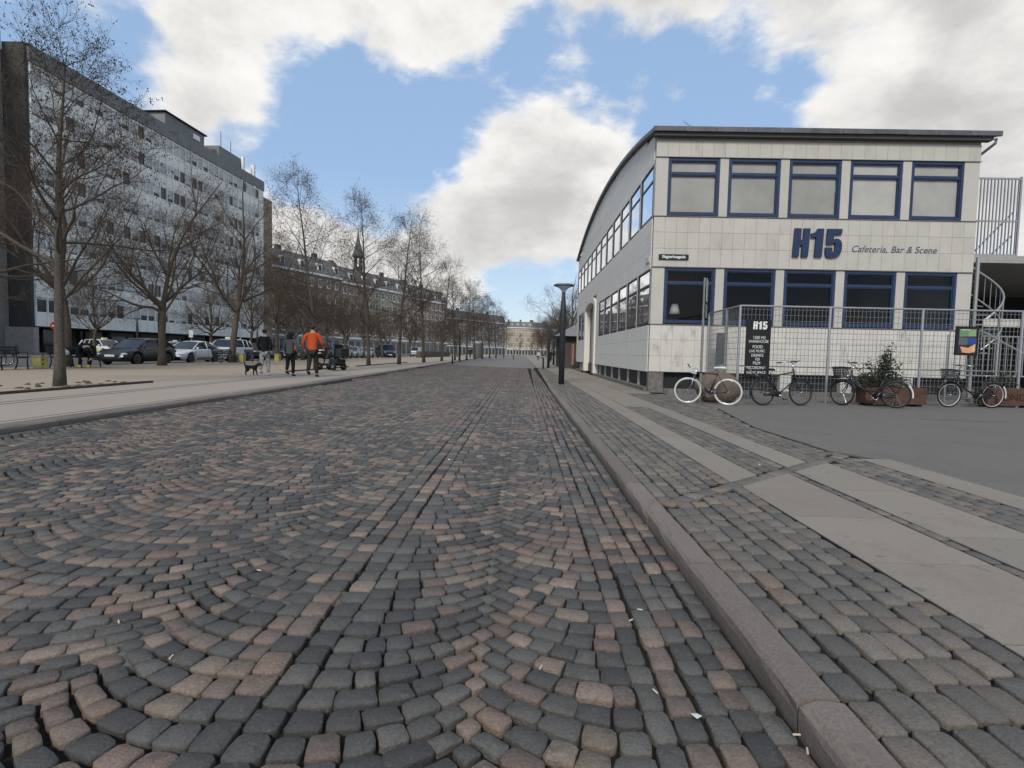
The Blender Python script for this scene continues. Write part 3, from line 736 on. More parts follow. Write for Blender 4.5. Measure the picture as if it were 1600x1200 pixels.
for i in range(24):
    x = 14.95+i*.122; b = MB(); b.box(x-.014,x+.014,20.085,20.125,5.17,7.83); b.build('bar', M_galv, rl)
for (x, z, X, Z) in ((16.3,5.15,17.7,6.7),(17.0,5.15,17.7,5.85)):
    b = MB(); b.tube([(x,20.2,z),(X,20.2,Z)],.03,6); b.build('brace', M_galv, rl)
st = thing('spiral_stair', (15.55,18.9,0), 'grey spiral stair curling up under the deck beside the hall', 'stair')
b = MB(); pts = [(15.55+.75*cos(a), 18.95+.7*sin(a), 2.6+(a+1.9)*.66) for a in [-1.9+i*.25 for i in range(16)]]; b.tube(pts,.03,6)
pts2 = [(p[0],p[1],p[2]-.95) for p in pts]; b.tube(pts2,.025,6); b.build('handrail', M_galv, st)
for p in pts: b = MB(); b.tube([(p[0],p[1],p[2]-.95),p],.012,5); b.build('baluster', M_galv, st)
b = MB(); b.tube([(15.55,18.95,0),(15.55,18.95,4.82)],.06,8); b.build('pole', M_galv, st)
for i, p in enumerate(pts):
    a = -1.9+i*.25; b = MB(); q = a+.26
    b.prism([(15.55,18.95),(15.55+.74*cos(a),18.95+.69*sin(a)),(15.55+.74*cos(q),18.95+.69*sin(q))], p[2]-1.08, p[2]-1.04, 'XY'); b.build('tread', M_galvd, st)
pr_ = thing('stair_railing', (13.9,16.6,0), 'grey railing of upright bars sloping down behind the poster', 'railing')
b = MB(); b.tube([(12.9,16.6,2.16),(13.9,16.6,2.16),(15.3,16.6,1.45)],.03,6); b.tube([(12.9,16.6,.82),(16,16.6,.82)],.025,6); b.tube([(13.9,16.6,2.02),(16.2,16.6,2.02)],.02,6); b.build('rail', M_galv, pr_)
for i in range(18):
    x = 12.95+i*.17; b = MB(); b.tube([(x,16.6,.82),(x,16.6,2.14 if x < 13.9 else 2.02)],.014,5); b.build('bar', M_galv, pr_)
for x in (12.9,14.4,16.1): b = MB(); b.tube([(x,16.6,0),(x,16.6,2.05)],.03,6); b.build('post', M_galv, pr_)
sb = thing('wall_sign', (13.4,16.4,2.5), 'pair of small white notice plates wired to the mesh fence', 'sign')
for (a, c) in ((12.62,13.0),(13.07,13.9)): b = MB(); b.rbox(a,c,15.05,15.07,2.2,2.42,.004); b.build('plate', M_white, sb)
# ------------------------------------------------------------------ mesh fence in front of the hall
fe = thing('mesh_fence', (5.97,15,0), 'grey welded wire mesh fence with tubular posts in front of the hall', 'fence')
FY = 15.0; FX = [5.97,8.42,10.93,13.62]
for x in FX: b = MB(); b.tube([(x,FY,0),(x,FY,2.63)],.036,10); b.build('post', M_galv, fe)
b = MB(); b.tube([(6.12,17.9,0),(6.12,17.9,2.63)],.036,10); b.build('post', M_galv, fe)
b = MB(); b.tube([(6.02,16.1,0),(6.02,16.1,2.63)],.04,10); b.build('post', M_galvd, fe)
for i in range(3):
    b = MB(); b.tube([(FX[i],FY,2.63),(FX[i+1],FY,2.63)],.026,8); b.build('rail', M_galv, fe)
    b = MB(); b.tube([(FX[i],FY,.98),(FX[i+1],FY,.98)],.018,8); b.build('rail', M_galvd, fe)
b = MB(); b.tube([(5.97,FY,2.63),(6.12,17.9,2.63)],.026,8); b.build('rail', M_galv, fe)
b = MB(); b.tube([(6.02,FY-.02,.98),(6.02,FY-.3,.98),(6.4,FY-.3,.72)],.016,6); b.build('board_bracket', M_galvd, fe)
def wires(p0, p1, z0, z1):
    b = MB(); d = Vector(p1)-Vector(p0); L_ = d.length; d.normalize(); n_ = int(L_/.105)
    for i in range(n_+1):
        p = Vector(p0)+d*(i*L_/n_); b.tube([(p.x,p.y,z0),(p.x,p.y,z1+.03)],.0055,4,False)
    k = 0; z = z0
    while z <= z1:
        b.tube([(p0[0],p0[1]+.005,z),(p1[0],p1[1]+.005,z)],.0055,4,False); z += .155
    tag(b.build('wire_mesh', M_galvd, fe), kind='stuff')
for i in range(3): wires((FX[i],FY,0),(FX[i+1],FY,0),.06,2.62)
wires((5.97,FY,0),(6.12,17.9,0),.06,2.62)
# H15 board
bd = thing('sign_board', (6.45,14.94,.7), 'tall black H15 board with white hand lettering on the mesh fence', 'sign')
b = MB(); b.rbox(6.12,6.79,14.90,14.94,.70,2.26,.006); b.build('board', mat('board_black',(.012,.012,.012),.6,.3,noise_s=6,noise_a=.3), bd)
M_chalk = mat('chalk_white', (.68,.67,.65), .8, .2, noise_s=60, noise_a=.25)
for (poly, x) in ((LH,6.295),(L1,6.435),(L5,6.555)):
    b = MB(); b.prism(hl(poly,x,1.985,.235), 14.889, 14.899, 'XZ'); b.build('letter', M_chalk, bd)
for (tx_, z, s_, dx) in (('1500 M2',1.72,.115,.02),('WAREHOUSE',1.62,.105,.01),('FOOD',1.47,.115,-.01),('LIVE MUSIC',1.36,.10,-.02),('DRINKS',1.24,.11,-.01),('DJS',1.14,.10,.0),('FILM',1.02,.12,-.02),('RECORDING',.90,.105,-.03),('EVENT SPACE',.77,.10,-.02)):
    text_part('lettering', tx_, s_, M_chalk, (6.455+dx,14.897,z), bd, align='CENTER', extrude=.001, sx=.86, rot=(pi/2,radians(rnd.uniform(-2,2)),0))
# poster
po = thing('poster', (12.08,14.94,1.4), 'black framed colourful collage poster hung on the mesh fence', 'poster')
b = MB(); b.rbox(11.78,12.39,14.90,14.945,1.40,2.19,.01); b.build('frame', mat('frame_black',(.012,.011,.011),.5), po)
def pp(poly, col, k):
    b = MB(); b.prism([(11.78+p[0]*.61,1.40+p[1]*.79) for p in poly], 14.897-k*.0012, 14.8995-k*.0012+.0, 'XZ'); b.build('print', mat('print_%d'%k,col,.6), po)
pp([(.1,.07),(.9,.07),(.9,.93),(.1,.93)],(.03,.03,.035),0); pp([(.15,.64),(.88,.66),(.88,.9),(.15,.9)],(.13,.24,.12),1)
pp([(.55,.66),(.86,.66),(.86,.88),(.55,.84)],(.22,.34,.16),2); pp([(.12,.36),(.5,.36),(.55,.6),(.14,.62)],(.10,.11,.125),3)
pp([(.52,.38),(.9,.36),(.9,.6),(.5,.62)],(.03,.06,.22),4); pp([(.2,.3),(.55,.26),(.86,.4),(.86,.12),(.6,.08),(.3,.10)],(.62,.31,.17),5)
pp([(.66,.14),(.86,.16),(.86,.38),(.78,.3)],(.66,.45,.2),6); pp([(.2,.86),(.6,.86),(.6,.885),(.2,.885)],(.6,.6,.58),7)
# grey post with two sign plates seen from the side
sp = thing('sign_post', (4.70,14.2,0), 'slim grey sign post with two plates seen edge on beside the boulder', 'sign')
b = MB(); b.tube([(4.70,14.2,-.01),(4.70,14.2,3.25)],.032,10); b.build('post', M_galvd, sp)
b = MB(); b.xf = Matrix.Translation((4.72,14.2,0)) @ Matrix.Rotation(radians(68),4,'Z'); b.rbox(-.27,.27,-.06,-.045,2.62,3.2,.004); b.box(-.2,.2,-.045,-.03,2.75,2.78); b.box(-.2,.2,-.045,-.03,3.05,3.08); b.build('plate', M_galv, sp)
b = MB(); b.xf = Matrix.Translation((4.72,14.2,0)) @ Matrix.Rotation(radians(68),4,'Z'); b.rbox(-.2,.2,-.06,-.045,2.2,2.55,.004); b.build('plate', M_galvd, sp)
# grey cupboard, boulder
cb = thing('utility_box', (5.7,17.5,0), 'dull grey steel door leaf leaning behind the mesh fence end', 'cabinet')
b = MB(); b.rbox(6.18,6.5,17.3,17.34,.98,1.98,.006); b.build('panel', mat('cabinet_grey',(.12,.115,.11),.6,.3,noise_s=4,noise_a=.2), cb)
b = MB(); b.box(6.2,6.23,17.34,17.36,.0,1.9); b.box(6.45,6.48,17.34,17.36,.0,1.9); b.build('leg', M_galvd, cb)
bm = bmesh.new(); bmesh.ops.create_icosphere(bm, subdivisions=4, radius=1)
for v in bm.verts:
    p = v.co.copy(); k = 1+.10*noise.noise(p*1.3+Vector((3,1,2)))+.04*noise.noise(p*3.7)+.02*noise.noise(p*8)
    v.co = Vector((p.x*.60*k*(1-.18*max(0,p.z)*(1 if p.x < 0 else .4)), p.y*.36*k, max(-.04, .40+p.z*.46*k)))
b = MB(); b.bm(bm); b.xf = None
bo = b.build('boulder', mat('boulder_stone',(.155,.115,.085),.85,.25,noise_s=12,noise_a=.4,bump=.7,bump_s=24,stain=(3,.45,.65,.7,1,(.09,.082,.07))), None, True)
bo.location = (5.22,14.42,0); tag(bo, 'rounded brown granite boulder on the asphalt behind the white racing bicycle', 'boulder')
# ------------------------------------------------------------------ bicycles
M_rubber = mat('rubber', (.018,.018,.018), .8, .3)
M_black = mat('paint_black', (.014,.014,.016), .4, .5)
M_chrome = mat('chrome', (.55,.55,.56), .25, .5, metal=1.0)
M_cream = mat('paint_cream', (.62,.60,.56), .4, .4)
def bicycle(name, p_rear, p_front, label, tyre=M_rubber, rim=M_chrome, frame=M_black, frame2=None, kind='upright', basket=False, steer=0.0, lean=0.0, guard=False, z=0.0, stand=False, chain_guard=True, rear_tip=False):
    """p_rear, p_front: where the two tyres touch the ground"""
    a, b_ = Vector((*p_rear,0)), Vector((*p_front,0)); d = b_-a; wb = d.length; ang = atan2(d.y, d.x)
    root = thing(name, ((a.x+b_.x)/2,(a.y+b_.y)/2,z), label, 'bicycle', None)
    root.rotation_euler = (0,0,ang)
    LM = Matrix.Rotation(lean,4,'X')
    R = .335; F2 = frame2 or frame
    xr, xf = -wb/2, wb/2
    def mk(): m_ = MB(); m_.xf = LM; return m_
    def done(m_, nm, mt, par, sm=True): return m_.build(nm, mt, par, sm, world=False)
    def wheel(x, st):
        S = Matrix.Rotation(st,3,'Z')
        m_ = mk(); m_.torus((x,0,R), R-.020, .021, 44, 8, 'Y', S); w = done(m_, 'wheel', tyre, root)
        m_ = mk(); m_.torus((x,0,R), R-.045, .009, 44, 6, 'Y', S); done(m_, 'rim', rim, w)
        m_ = mk()
        for i in range(18):
            t_ = 2*pi*i/18+.1; o = S @ Vector((0,.03*(1 if i%2 else -1),0)); e = S @ Vector(((R-.045)*cos(t_),0,(R-.045)*sin(t_)))
            m_.tube([Vector((x,0,R))+o, Vector((x,0,R))+e], .0013, 3, False)
        done(m_, 'spokes', M_chrome, w, False)
        m_ = mk(); h = S @ Vector((0,.055,0)); m_.tube([Vector((x,0,R))-h, Vector((x,0,R))+h], .022, 10); done(m_, 'hub', M_chrome, w)
        return w
    wheel(xr, 0); wheel(xf, steer)
    bb = Vector((xr+.44,0,.28)); race = kind == 'race'
    seat_top = Vector((xr+.25,0,.80 if race else .78)); head_t = Vector((xf-.20,0,.86 if race else .90)); head_b = Vector((xf-.14,0,.70 if race else .66))
    ra = Vector((xr,0,R)); fa = Vector((xf,0,R))
    m_ = mk(); m_.tube([bb, seat_top], .017, 8)
    m_.tube([bb, head_b+Vector((0,0,.02))], .018, 8)
    if kind == 'step': m_.tube([bb+Vector((-.02,0,.10)), Vector(((bb.x+head_b.x)/2,0,.46)), head_t+Vector((.01,0,-.05))], .016, 8)
    else: m_.tube([seat_top+Vector((.01,0,-.03)), head_t+Vector((.02,0,-.04))], .016, 8)
    for s_ in (-.05,.05):
        m_.tube([ra+Vector((0,s_,0)), bb+Vector((0,s_*.4,0))], .009, 6); m_.tube([ra+Vector((0,s_,0)), seat_top+Vector((0,s_*.3,-.03))], .008, 6)
    fr = done(m_, 'frame', frame, root)
    if race: m_ = mk(); m_.tube([bb.lerp(head_b,.3), bb.lerp(head_b,.85)], .0195, 8); done(m_, 'down_tube_band', M_cream, fr)
    S = Matrix.Rotation(steer,3,'Z')
    m_ = mk(); m_.tube([head_b-Vector((.005,0,.03)), head_t+Vector((-.005,0,.03))], .022, 8)
    for s_ in (-.045,.045): m_.tube([head_b+Vector((.01,s_,-.03)), head_b.lerp(fa,.55)+S @ Vector((-.03,s_,0)), fa+S @ Vector((0,s_,0))], [.014,.012,.009], 6)
    done(m_, 'fork', F2, root)
    # handlebar
    m_ = mk(); hc = head_t+Vector((-.03,0,.10 if race else .17)); m_.tube([head_t, hc], .013, 8)
    if race:
        hc2 = hc+S @ Vector((.09,0,-.01)); m_.tube([hc, hc2], .012, 6)
        for s_ in (-1,1):
            pts = [(0,0,0),(0,.2*s_,0),(.07,.21*s_,0),(.11,.21*s_,-.03),(.10,.21*s_,-.11),(.03,.21*s_,-.14),(-.05,.21*s_,-.14)]
            m_.tube([hc2+S @ Vector(p) for p in pts], .014, 8)
    else:
        for s_ in (-1,1):
            pts = [(0,0,0),(.06,.10*s_,.05),(.03,.22*s_,.07),(-.12,.27*s_,.05),(-.22,.27*s_,.04)]
            m_.tube([hc+S @ Vector(p) for p in pts], .011, 7)
    hb = done(m_, 'handlebar', M_cream if race else M_chrome, root)
    m_ = mk()
    for s_ in (-1,1):
        if race: m_.tube([hc2+S @ Vector((.10,.21*s_,.0)), hc2+S @ Vector((.15,.21*s_,.05))], .014, 6)
        else: m_.tube([hc+S @ Vector((-.12,.27*s_,.05)), hc+S @ Vector((-.25,.27*s_,.04))], .017, 7)
    done(m_, 'grip', M_rubber, hb)
    # saddle
    m_ = mk(); st = seat_top+Vector((-.045,0,.13)); m_.tube([seat_top, st], .012, 7); done(m_, 'seat_post', M_chrome, root)
    m_ = mk(); vv = []; prof = [(-.14,.06,.0),(-.11,.085,.012),(-.02,.07,.012),(.06,.035,.008),(.13,.022,.004),(.15,.012,-.01)]
    for (x, w_, zz) in prof: vv += [st+Vector((x,-w_,zz-.01)), st+Vector((x,-w_*.6,zz+.025)), st+Vector((x,w_*.6,zz+.025)), st+Vector((x,w_,zz-.01)), st+Vector((x,0,zz-.03))]
    ff = [(i*5+k, i*5+(k+1)%5, (i+1)*5+(k+1)%5, (i+1)*5+k) for i in range(5) for k in range(5)]+[(0,1,2,3,4),(25,26,27,28,29)]
    m_.add(vv, ff); done(m_, 'saddle', M_cream if race else M_rubber, root)
    # crank, chain wheel, pedals
    m_ = mk(); m_.torus(bb+Vector((0,-.045,0)), .085, .006, 24, 5); m_.tube([bb-Vector((0,.05,0)), bb+Vector((.12,-.06,-.12))], .010, 6); m_.tube([bb+Vector((0,.05,0)), bb+Vector((-.12,.06,.12))], .010, 6)
    cr = done(m_, 'crank', M_chrome, root)
    for (p) in ((.12,-.11,-.12),(-.12,.11,.12)):
        m_ = mk(); c = bb+Vector(p); m_.box(c.x-.045,c.x+.045,c.y-.04,c.y+.04,c.z-.012,c.z+.012); done(m_, 'pedal', M_rubber, cr, False)
    if chain_guard and not race:
        m_ = mk(); m_.tube([bb+Vector((.06,-.05,.04)), ra+Vector((-.02,-.05,.05))], .012, 5); m_.tube([bb+Vector((.06,-.05,-.06)), ra+Vector((-.02,-.05,-.05))], .012, 5); m_.box(ra.x,bb.x+.05,-.056,-.044,R-.09,R+.03); done(m_, 'chain_guard', M_black, root)
    if guard:
        for (x, a0, a1, nm, S_) in ((xr, .25, 3.4, 'mudguard', Matrix.Identity(3)), (xf, .35, 2.9, 'mudguard', S)):
            m_ = mk(); pts = [Vector((x,0,R))+S_ @ Vector(((R+.02)*cos(a0+(a1-a0)*i/14),0,(R+.02)*sin(a0+(a1-a0)*i/14))) for i in range(15)]
            m_.tube(pts, .017, 5); done(m_, nm, M_black, root)
        if rear_tip:
            m_ = mk(); pts = [Vector((xr,0,R))+Vector(((R+.022)*cos(t_),0,(R+.022)*sin(t_))) for t_ in [2.4+.12*i for i in range(9)]]; m_.tube(pts,.022,6); done(m_,'mudguard_tip',M_cream,root)
        m_ = mk()
        for s_ in (-.05,.05): m_.tube([(xr-.22,s_,.74),(xr+.16,s_,.75)],.007,5)
        for x in (xr-.22,xr-.1,xr+.03,xr+.15): m_.tube([(x,-.05,.745),(x,.05,.745)],.006,5)
        m_.tube([(xr-.02,-.055,R),(xr-.12,-.055,.74)],.006,5); m_.tube([(xr-.02,.055,R),(xr-.12,.055,.74)],.006,5); done(m_, 'rack', M_black, root)
    if basket:
        m_ = mk(); c = head_t+Vector((.24,0,.0)); ring = lambda k, zz: [S @ Vector((sx*k, sy*k*1.25, 0))+c+Vector((0,0,zz)) for (sx, sy) in ((-.14,-.14),(.14,-.14),(.16,0),(.14,.14),(-.14,.14),(-.14,-.14))]
        for i in range(7): m_.tube(ring(.78+.22*i/6, -.16+.27*i/6), .006 if i < 6 else .010, 4, False)
        lo, hi = ring(.78,-.16), ring(1.0,.11)
        for i in range(5):
            for t_ in [k/6 for k in range(6)]: m_.tube([lo[i].lerp(lo[i+1],t_), hi[i].lerp(hi[i+1],t_)], .005, 4, False)
        m_.add([p for p in lo[:5]], [(0,1,2,3,4)]); done(m_, 'basket', M_black, root, False)
        m_ = mk(); m_.ell(head_t+Vector((.10,0,-.12)), (.035,.035,.035), 10, 8); done(m_, 'headlamp', M_chrome, root)
    if stand:
        m_ = mk(); m_.tube([bb+Vector((-.05,-.03,-.03)), bb+Vector((-.03,-.17,-.27))], .010, 6); done(m_, 'kickstand', M_chrome, root)
    return root
bicycle('bicycle', (5.16,13.50), (4.27,13.86), 'white and black racing bicycle with drop handlebars leaning by the boulder', tyre=M_cream, rim=M_chrome, frame=M_black, frame2=M_chrome, kind='race', steer=.15, lean=-.10, chain_guard=False)
bicycle('bicycle', (6.13,13.72), (7.20,13.95), 'black upright bicycle with silver handlebar parked before the tall board', kind='gent', frame=M_black, lean=-.08, guard=True, rim=mat('rim_grey',(.10,.10,.10),.4,.5,metal=.5))
bicycle('bicycle', (9.56,13.86), (8.46,14.30), 'black bicycle with front basket and white mudguard tip beside the leafy planter', kind='step', rim=MATS['rim_grey'], basket=True, steer=-.75, guard=True, stand=True, rear_tip=True, lean=.06)
bicycle('bicycle', (12.62,14.62), (11.42,14.55), 'black bicycle with white walled tyres and wire basket under the poster', tyre=M_rubber, rim=M_cream, kind='step', basket=True, guard=True, lean=-.05, rear_tip=True)
# ------------------------------------------------------------------ planters and the shrub
M_rust = mat('planter_rust', (.088,.047,.034), .85, .25, noise_s=6, noise_a=.35, stain=(5,.5,.75,.5,1,(.07,.04,.03)))
def planter(x0, x1, y0, y1, h, label, m_=M_rust):
    root = thing('planter', ((x0+x1)/2,y0,0), label, 'planter')
    for (a, b_, c, d, nm) in ((x0,x1,y0,y0+.03,'front'),(x0,x1,y1-.03,y1,'back'),(x0,x0+.03,y0+.03,y1-.03,'side'),(x1-.03,x1,y0+.03,y1-.03,'side')):
        b = MB(); b.rbox(a,b_,c,d,.06,h,.004); b.build(nm, m_, root)
    b = MB(); b.box(x0+.03,x1-.03,y0+.03,y1-.03,.06,h-.06); b.build('soil', M_joint, root)
    b = MB(); b.box(x0+.08,x0+.22,y0+.05,y1-.05,0,.06); b.box(x1-.22,x1-.08,y0+.05,y1-.05,0,.06); b.build('foot', M_vent, root)
    return root
planter(9.15,10.75,14.42,14.86,.50,'rust red planter box holding the leafy shrub behind the basket bicycle')
p2_ = planter(12.75,14.2,14.92,15.35,.52,'rust red planter box with carved letters ND beside the poster bicycle')
for (t_, x) in (('O',13.17),('N',13.38),('D',13.60)): text_part('lettering', t_, .27, mat('carved_dark',(.05,.02,.013),.9), (x,14.915,.19), p2_, bold=.004, extrude=.003)
M_leaf = mat('leaf_dark', (.028,.034,.017), .55, .4, noise_s=6, noise_a=.5)
def shrub(name, c, r, n, label, seed, cat='shrub'):
    root = thing(name, c, label, cat); rn = random.Random(seed)
    b = MB(); tips = []
    for i in range(16):
        a = rn.uniform(0,2*pi); e = Vector((c[0]+r[0]*cos(a)*rn.uniform(.2,.8), c[1]+r[1]*sin(a)*rn.uniform(.2,.8), c[2]+r[2]*rn.uniform(.6,1.5)))
        mid = Vector(c).lerp(e,.5)+Vector((rn.uniform(-.06,.06),rn.uniform(-.06,.06),.05)); b.tube([c,mid,e],[.014,.010,.005],5); tips += [mid,e,mid.lerp(e,.5)]
    b.build('stem', mat('twig_bark',(.05,.038,.028),.9), root)
    b = MB()
    for i in range(n):
        if rn.random() < .45: p = rn.choice(tips)+Vector((rn.gauss(0,.08),rn.gauss(0,.07),rn.gauss(0,.08)))
        else:
            a = rn.uniform(0,2*pi); k = rn.uniform(.2,1)**.6; t_ = rn.uniform(-.2,1)
            p = Vector((c[0]+r[0]*k*cos(a)*sqrt(max(0,1-max(0,t_)**2)), c[1]+r[1]*k*sin(a)*sqrt(max(0,1-max(0,t_)**2)), c[2]+r[2]*(.35+t_*.65)))
        d = Vector((rn.uniform(-1,1),rn.uniform(-1,.4),rn.uniform(-.6,.8))).normalized(); s_ = rn.uniform(.035,.07); u = d.orthogonal().normalized()*s_*.45; w = d.cross(u).normalized()*s_*.1
        b.add([p, p+d*s_*.5+u+w, p+d*s_*1.15, p+d*s_*.5-u+w], [(0,1,2),(0,2,3)])
    b.build('foliage', M_leaf, root, recalc=False)
shrub('shrub', (9.55,14.60,.36), (.95,.26,.52), 1500, 'dark leafy shrub growing out of the rust red planter', 4)
shrub('shrub', (9.75,14.62,.75), (.26,.18,.62), 420, 'tall thin rose like sprig rising above the leafy planter', 14)
shrub('shrub', (13.3,15.12,.46), (.5,.14,.40), 380, 'sparse low plants in the planter with carved letters', 24)
# ------------------------------------------------------------------ street lamps and bollards
M_pole = mat('lamp_pole', (.030,.033,.038), .5, .45, noise_s=5, noise_a=.15)
M_diff = mat('lamp_lens', (.62,.66,.70), .3, .5)
def lamp_mesh():
    root = thing('street_lamp', (0,0,0), 'x', 'lamp')
    b = MB(); b.lathe([(.115,-.02),(.115,2.95),(.10,3.15),(.075,3.45),(.07,3.62)], n=16); b.build('pole', M_pole, root, True, world=False)
    b = MB(); b.lathe([(.07,3.62),(.09,3.70),(.20,3.80),(.33,3.86)], n=24); b.build('lens', M_diff, root, True, world=False)
    b = MB(); b.lathe([(.33,3.855),(.40,3.875),(.405,3.915),(.36,3.945),(.05,3.96)], n=28); b.build('cap', mat('lamp_cap',(.16,.17,.18),.45,.5,metal=.5), root, True, world=False)
    return root
l0 = lamp_mesh()
LAMPG = 'dish topped lamps on the pavement beside the hall'
l0.location = (1.58,21.46,0); tag(l0, 'slim dark street lamp with a flat dish head nearest the hall front corner', 'lamp')
for (px, Y, z, lab, gr, s_) in ((856,45.7,0,'dark dish topped street lamp standing just beyond the hall','',1.0),(864,60,0,'dark street lamp farther down the pavement past the hall',LAMPG,1),(869,80,0,'dark street lamp farther down the pavement past the hall',LAMPG,1),
        (243,27.2,PZ,'grey dish topped lamp beside the black parked car','',.79),(207,41,PZ-.09,'grey lamp post standing in front of the glazed office block','',.80),(398,70,PZ-.09,'small grey lamp at the far end of the office block','',.95),(717,62,PZ,'dark thin lamp post among the kerbside alders','',1.0)):
    X = (px-815)/840*Y*1.0; c = copy_tree(l0, (X,Y,z), 0, s_, lab)
    if gr: c['group'] = gr
def bollard(px, Y, z, h, label, group=None):
    X = (px-815)/840*Y; root = thing('bollard', (X,Y,z), label, 'bollard', group)
    b = MB(); b.lathe([(.065,-.02),(.06,h-.1),(.075,h-.09),(.07,h-.02),(.03,h)],(X,Y,z),12); b.build('post', M_pole, root, True)
    b = MB(); b.lathe([(.063,h-.24),(.064,h-.16)],(X,Y,z),12); b.build('band', M_white, root, True)
bollard(848,43.4,0,1.15,'tall dark bollard where the kerb ends beyond the hall'); bollard(706,45.5,PZ,.95,'dark bollard on the promenade kerb among the alder trunks'); bollard(801,88,PZ,1.0,'dark bollard far down the promenade edge near the plaza')
# ------------------------------------------------------------------ kiosk building past the hall
ki = thing('low_pavilion', (6,48,0), 'low dark pavilion with hipped grey roof just beyond the hall', 'building')
b = MB(); b.box(3.5,13,46.5,56,0,2.75); b.build('wall', mat('pavilion_wall',(.07,.064,.056),.9,noise_s=2,noise_a=.3), ki)
b = MB(); b.add([(2.7,45.8,2.75),(13.6,45.8,2.75),(13.6,57,2.75),(2.7,57,2.75),(6.5,49.5,4.9),(10.5,49.5,4.9),(10.5,53,4.9),(6.5,53,4.9)],[(0,3,2,1),(0,1,5,4),(1,2,6,5),(2,3,7,6),(3,0,4,7),(4,5,6,7)]); b.build('roof', mat('pavilion_roof',(.19,.185,.18),.7,noise_s=1,noise_a=.2), ki)
b = MB(); b.box(3.43,3.5,47.2,48.8,.4,2.2); b.build('door', M_vent, ki)
rp = MB(); rp.rbox(4.05,4.15,43.6,45.0,.35,2.05,.01); tag(rp.build('poster', mat('poster_red',(.36,.16,.12),.7,noise_s=3,noise_a=.5)), 'faded red poster panel standing between the hall and the pavilion', 'poster')
# cigarette ends and scraps dropped on the setts
M_butt = mat('cigarette_paper', (.55,.47,.36), .9)
for (px, py) in ((1000,950),(986,967),(1262,1165),(1245,1140),(1024,1078),(268,1045),(186,992),(405,905),(1110,943),(845,1045),(1090,1115)):
    c = at(px,py,-.075); z = zr(c.x)+.001
    if c.x > XK: continue
    b = MB(); a = rnd.uniform(0,pi); d = Vector((cos(a),sin(a),0))*.013; b.tube([c-d, c+d], .0036, 6); o = b.build('cigarette_end', M_butt); o.location.z = z+.006-c.z
    tag(o, 'small tan cigarette end lying on the cobbled road', 'litter', 'cigarette ends dropped on the cobbles')
for (px, py, zz) in ((702,722,0),(1088,1113,0),(353,723,0),(905,748,0),(1003,680,1),(1187,727,1)):
    c = at(px,py,-.07 if not zz else 0); z = (zr(c.x) if c.x < XK else 0)+.002
    b = MB(); s_ = .010+rnd.random()*.012; q = [(c.x+s_*cos(t_)*rnd.uniform(.6,1.2), c.y+s_*1.2*sin(t_)*rnd.uniform(.6,1.2)) for t_ in (0,1.2,2.3,3.4,4.4,5.4)]
    b.add([(p[0],p[1],z+rnd.uniform(.002,.014)) for p in q]+[(c.x,c.y,z+.012)], [(i,(i+1)%6,6) for i in range(6)]); o = b.build('paper_scrap', mat('paper',(.6,.6,.58),.9))
    tag(o, 'crumpled white paper scrap lying flat on the paving', 'litter', 'paper scraps on the paving')

# repair patches and cracks in the forecourt asphalt
fc = [o for o in COL.objects if o.name.startswith('forecourt')][0]
M_patch = mat('asphalt_patch', (.135,.123,.106), .9, .25, noise_s=120, noise_a=.3, bump=.5, bump_s=200); M_crack = mat('asphalt_crack', (.035,.032,.028), .95, .1)
b = MB(); b.prism([(8.3,11.2),(9.9,11.0),(10.0,11.25),(8.4,11.45)],-.05,.0005,'XY'); b.build('asphalt_patch', M_patch, fc)
# ------------------------------------------------------------------ the glazed office block and the houses on the left
def fdir(p0, p1):
    d = Vector((p1[0]-p0[0], p1[1]-p0[1], 0)); L_ = d.length; d.normalize(); return d, Vector((d.y,-d.x,0)), L_   # along, outwards (towards the street)
class Facade:
    """pieces laid out on a wall: u along it, z up, t outwards"""
    def __init__(s, root, p0, p1):
        s.root = root; s.d, s.n, s.L = fdir(p0, p1); s.p0 = Vector((p0[0],p0[1],0)); s.cache = {}
        s.M = Matrix(((s.d.x,s.n.x,0,0),(s.d.y,s.n.y,0,0),(0,0,1,0),(0,0,0,1)))
    def box(s, name, u0, u1, z0, z1, t0, t1, m_, parent=None):
        key = (round(u1-u0,3), round(z1-z0,3), round(t0,3), round(t1,3), m_.name)
        if key not in s.cache:
            b = MB(); b.xf = s.M; b.box(0,u1-u0,t0,t1,0,z1-z0)
            me = b.mesh(name, m_); q = bmesh.new(); q.from_mesh(me); bmesh.ops.recalc_face_normals(q, faces=q.faces); q.to_mesh(me); q.free(); s.cache[key] = me
        w = s.p0+s.d*u0+Vector((0,0,z0)); return link(name, s.cache[key], parent or s.root, w-wloc(parent or s.root))
M_spand = mat('spandrel_glass', (.78,.755,.68), .35, .45, noise_s=1, noise_a=.05, obj_var=.05)
M_mull = mat('mullion', (.80,.80,.78), .5, .4)
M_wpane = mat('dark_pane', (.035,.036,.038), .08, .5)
M_oblind = mat('office_blind', (.56,.54,.50), .8, .2, obj_var=.16)
M_para = mat('parapet_grey', (.21,.21,.20), .8, .2, noise_s=.8, noise_a=.15)
M_conc = mat('concrete_panel', (.25,.225,.19), .85, .2, noise_s=1.2, noise_a=.2, obj_var=.08, stain=(.6,.5,.8,.5,.5,(.17,.15,.125)))
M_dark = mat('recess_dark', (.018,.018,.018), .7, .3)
A, B = (-47.6,52.0), (-45.0,93.0)
of = thing('office_block', (A[0],A[1],0), 'tall pale green glazed office block with dark parapet and roof huts', 'building')
F = Facade(of, A, B); NB = 33; bw = F.L*.965/NB; FH = 3.14; Z0 = 2.80; NF = 8
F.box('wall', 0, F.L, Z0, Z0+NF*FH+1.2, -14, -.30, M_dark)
rn = random.Random(5)
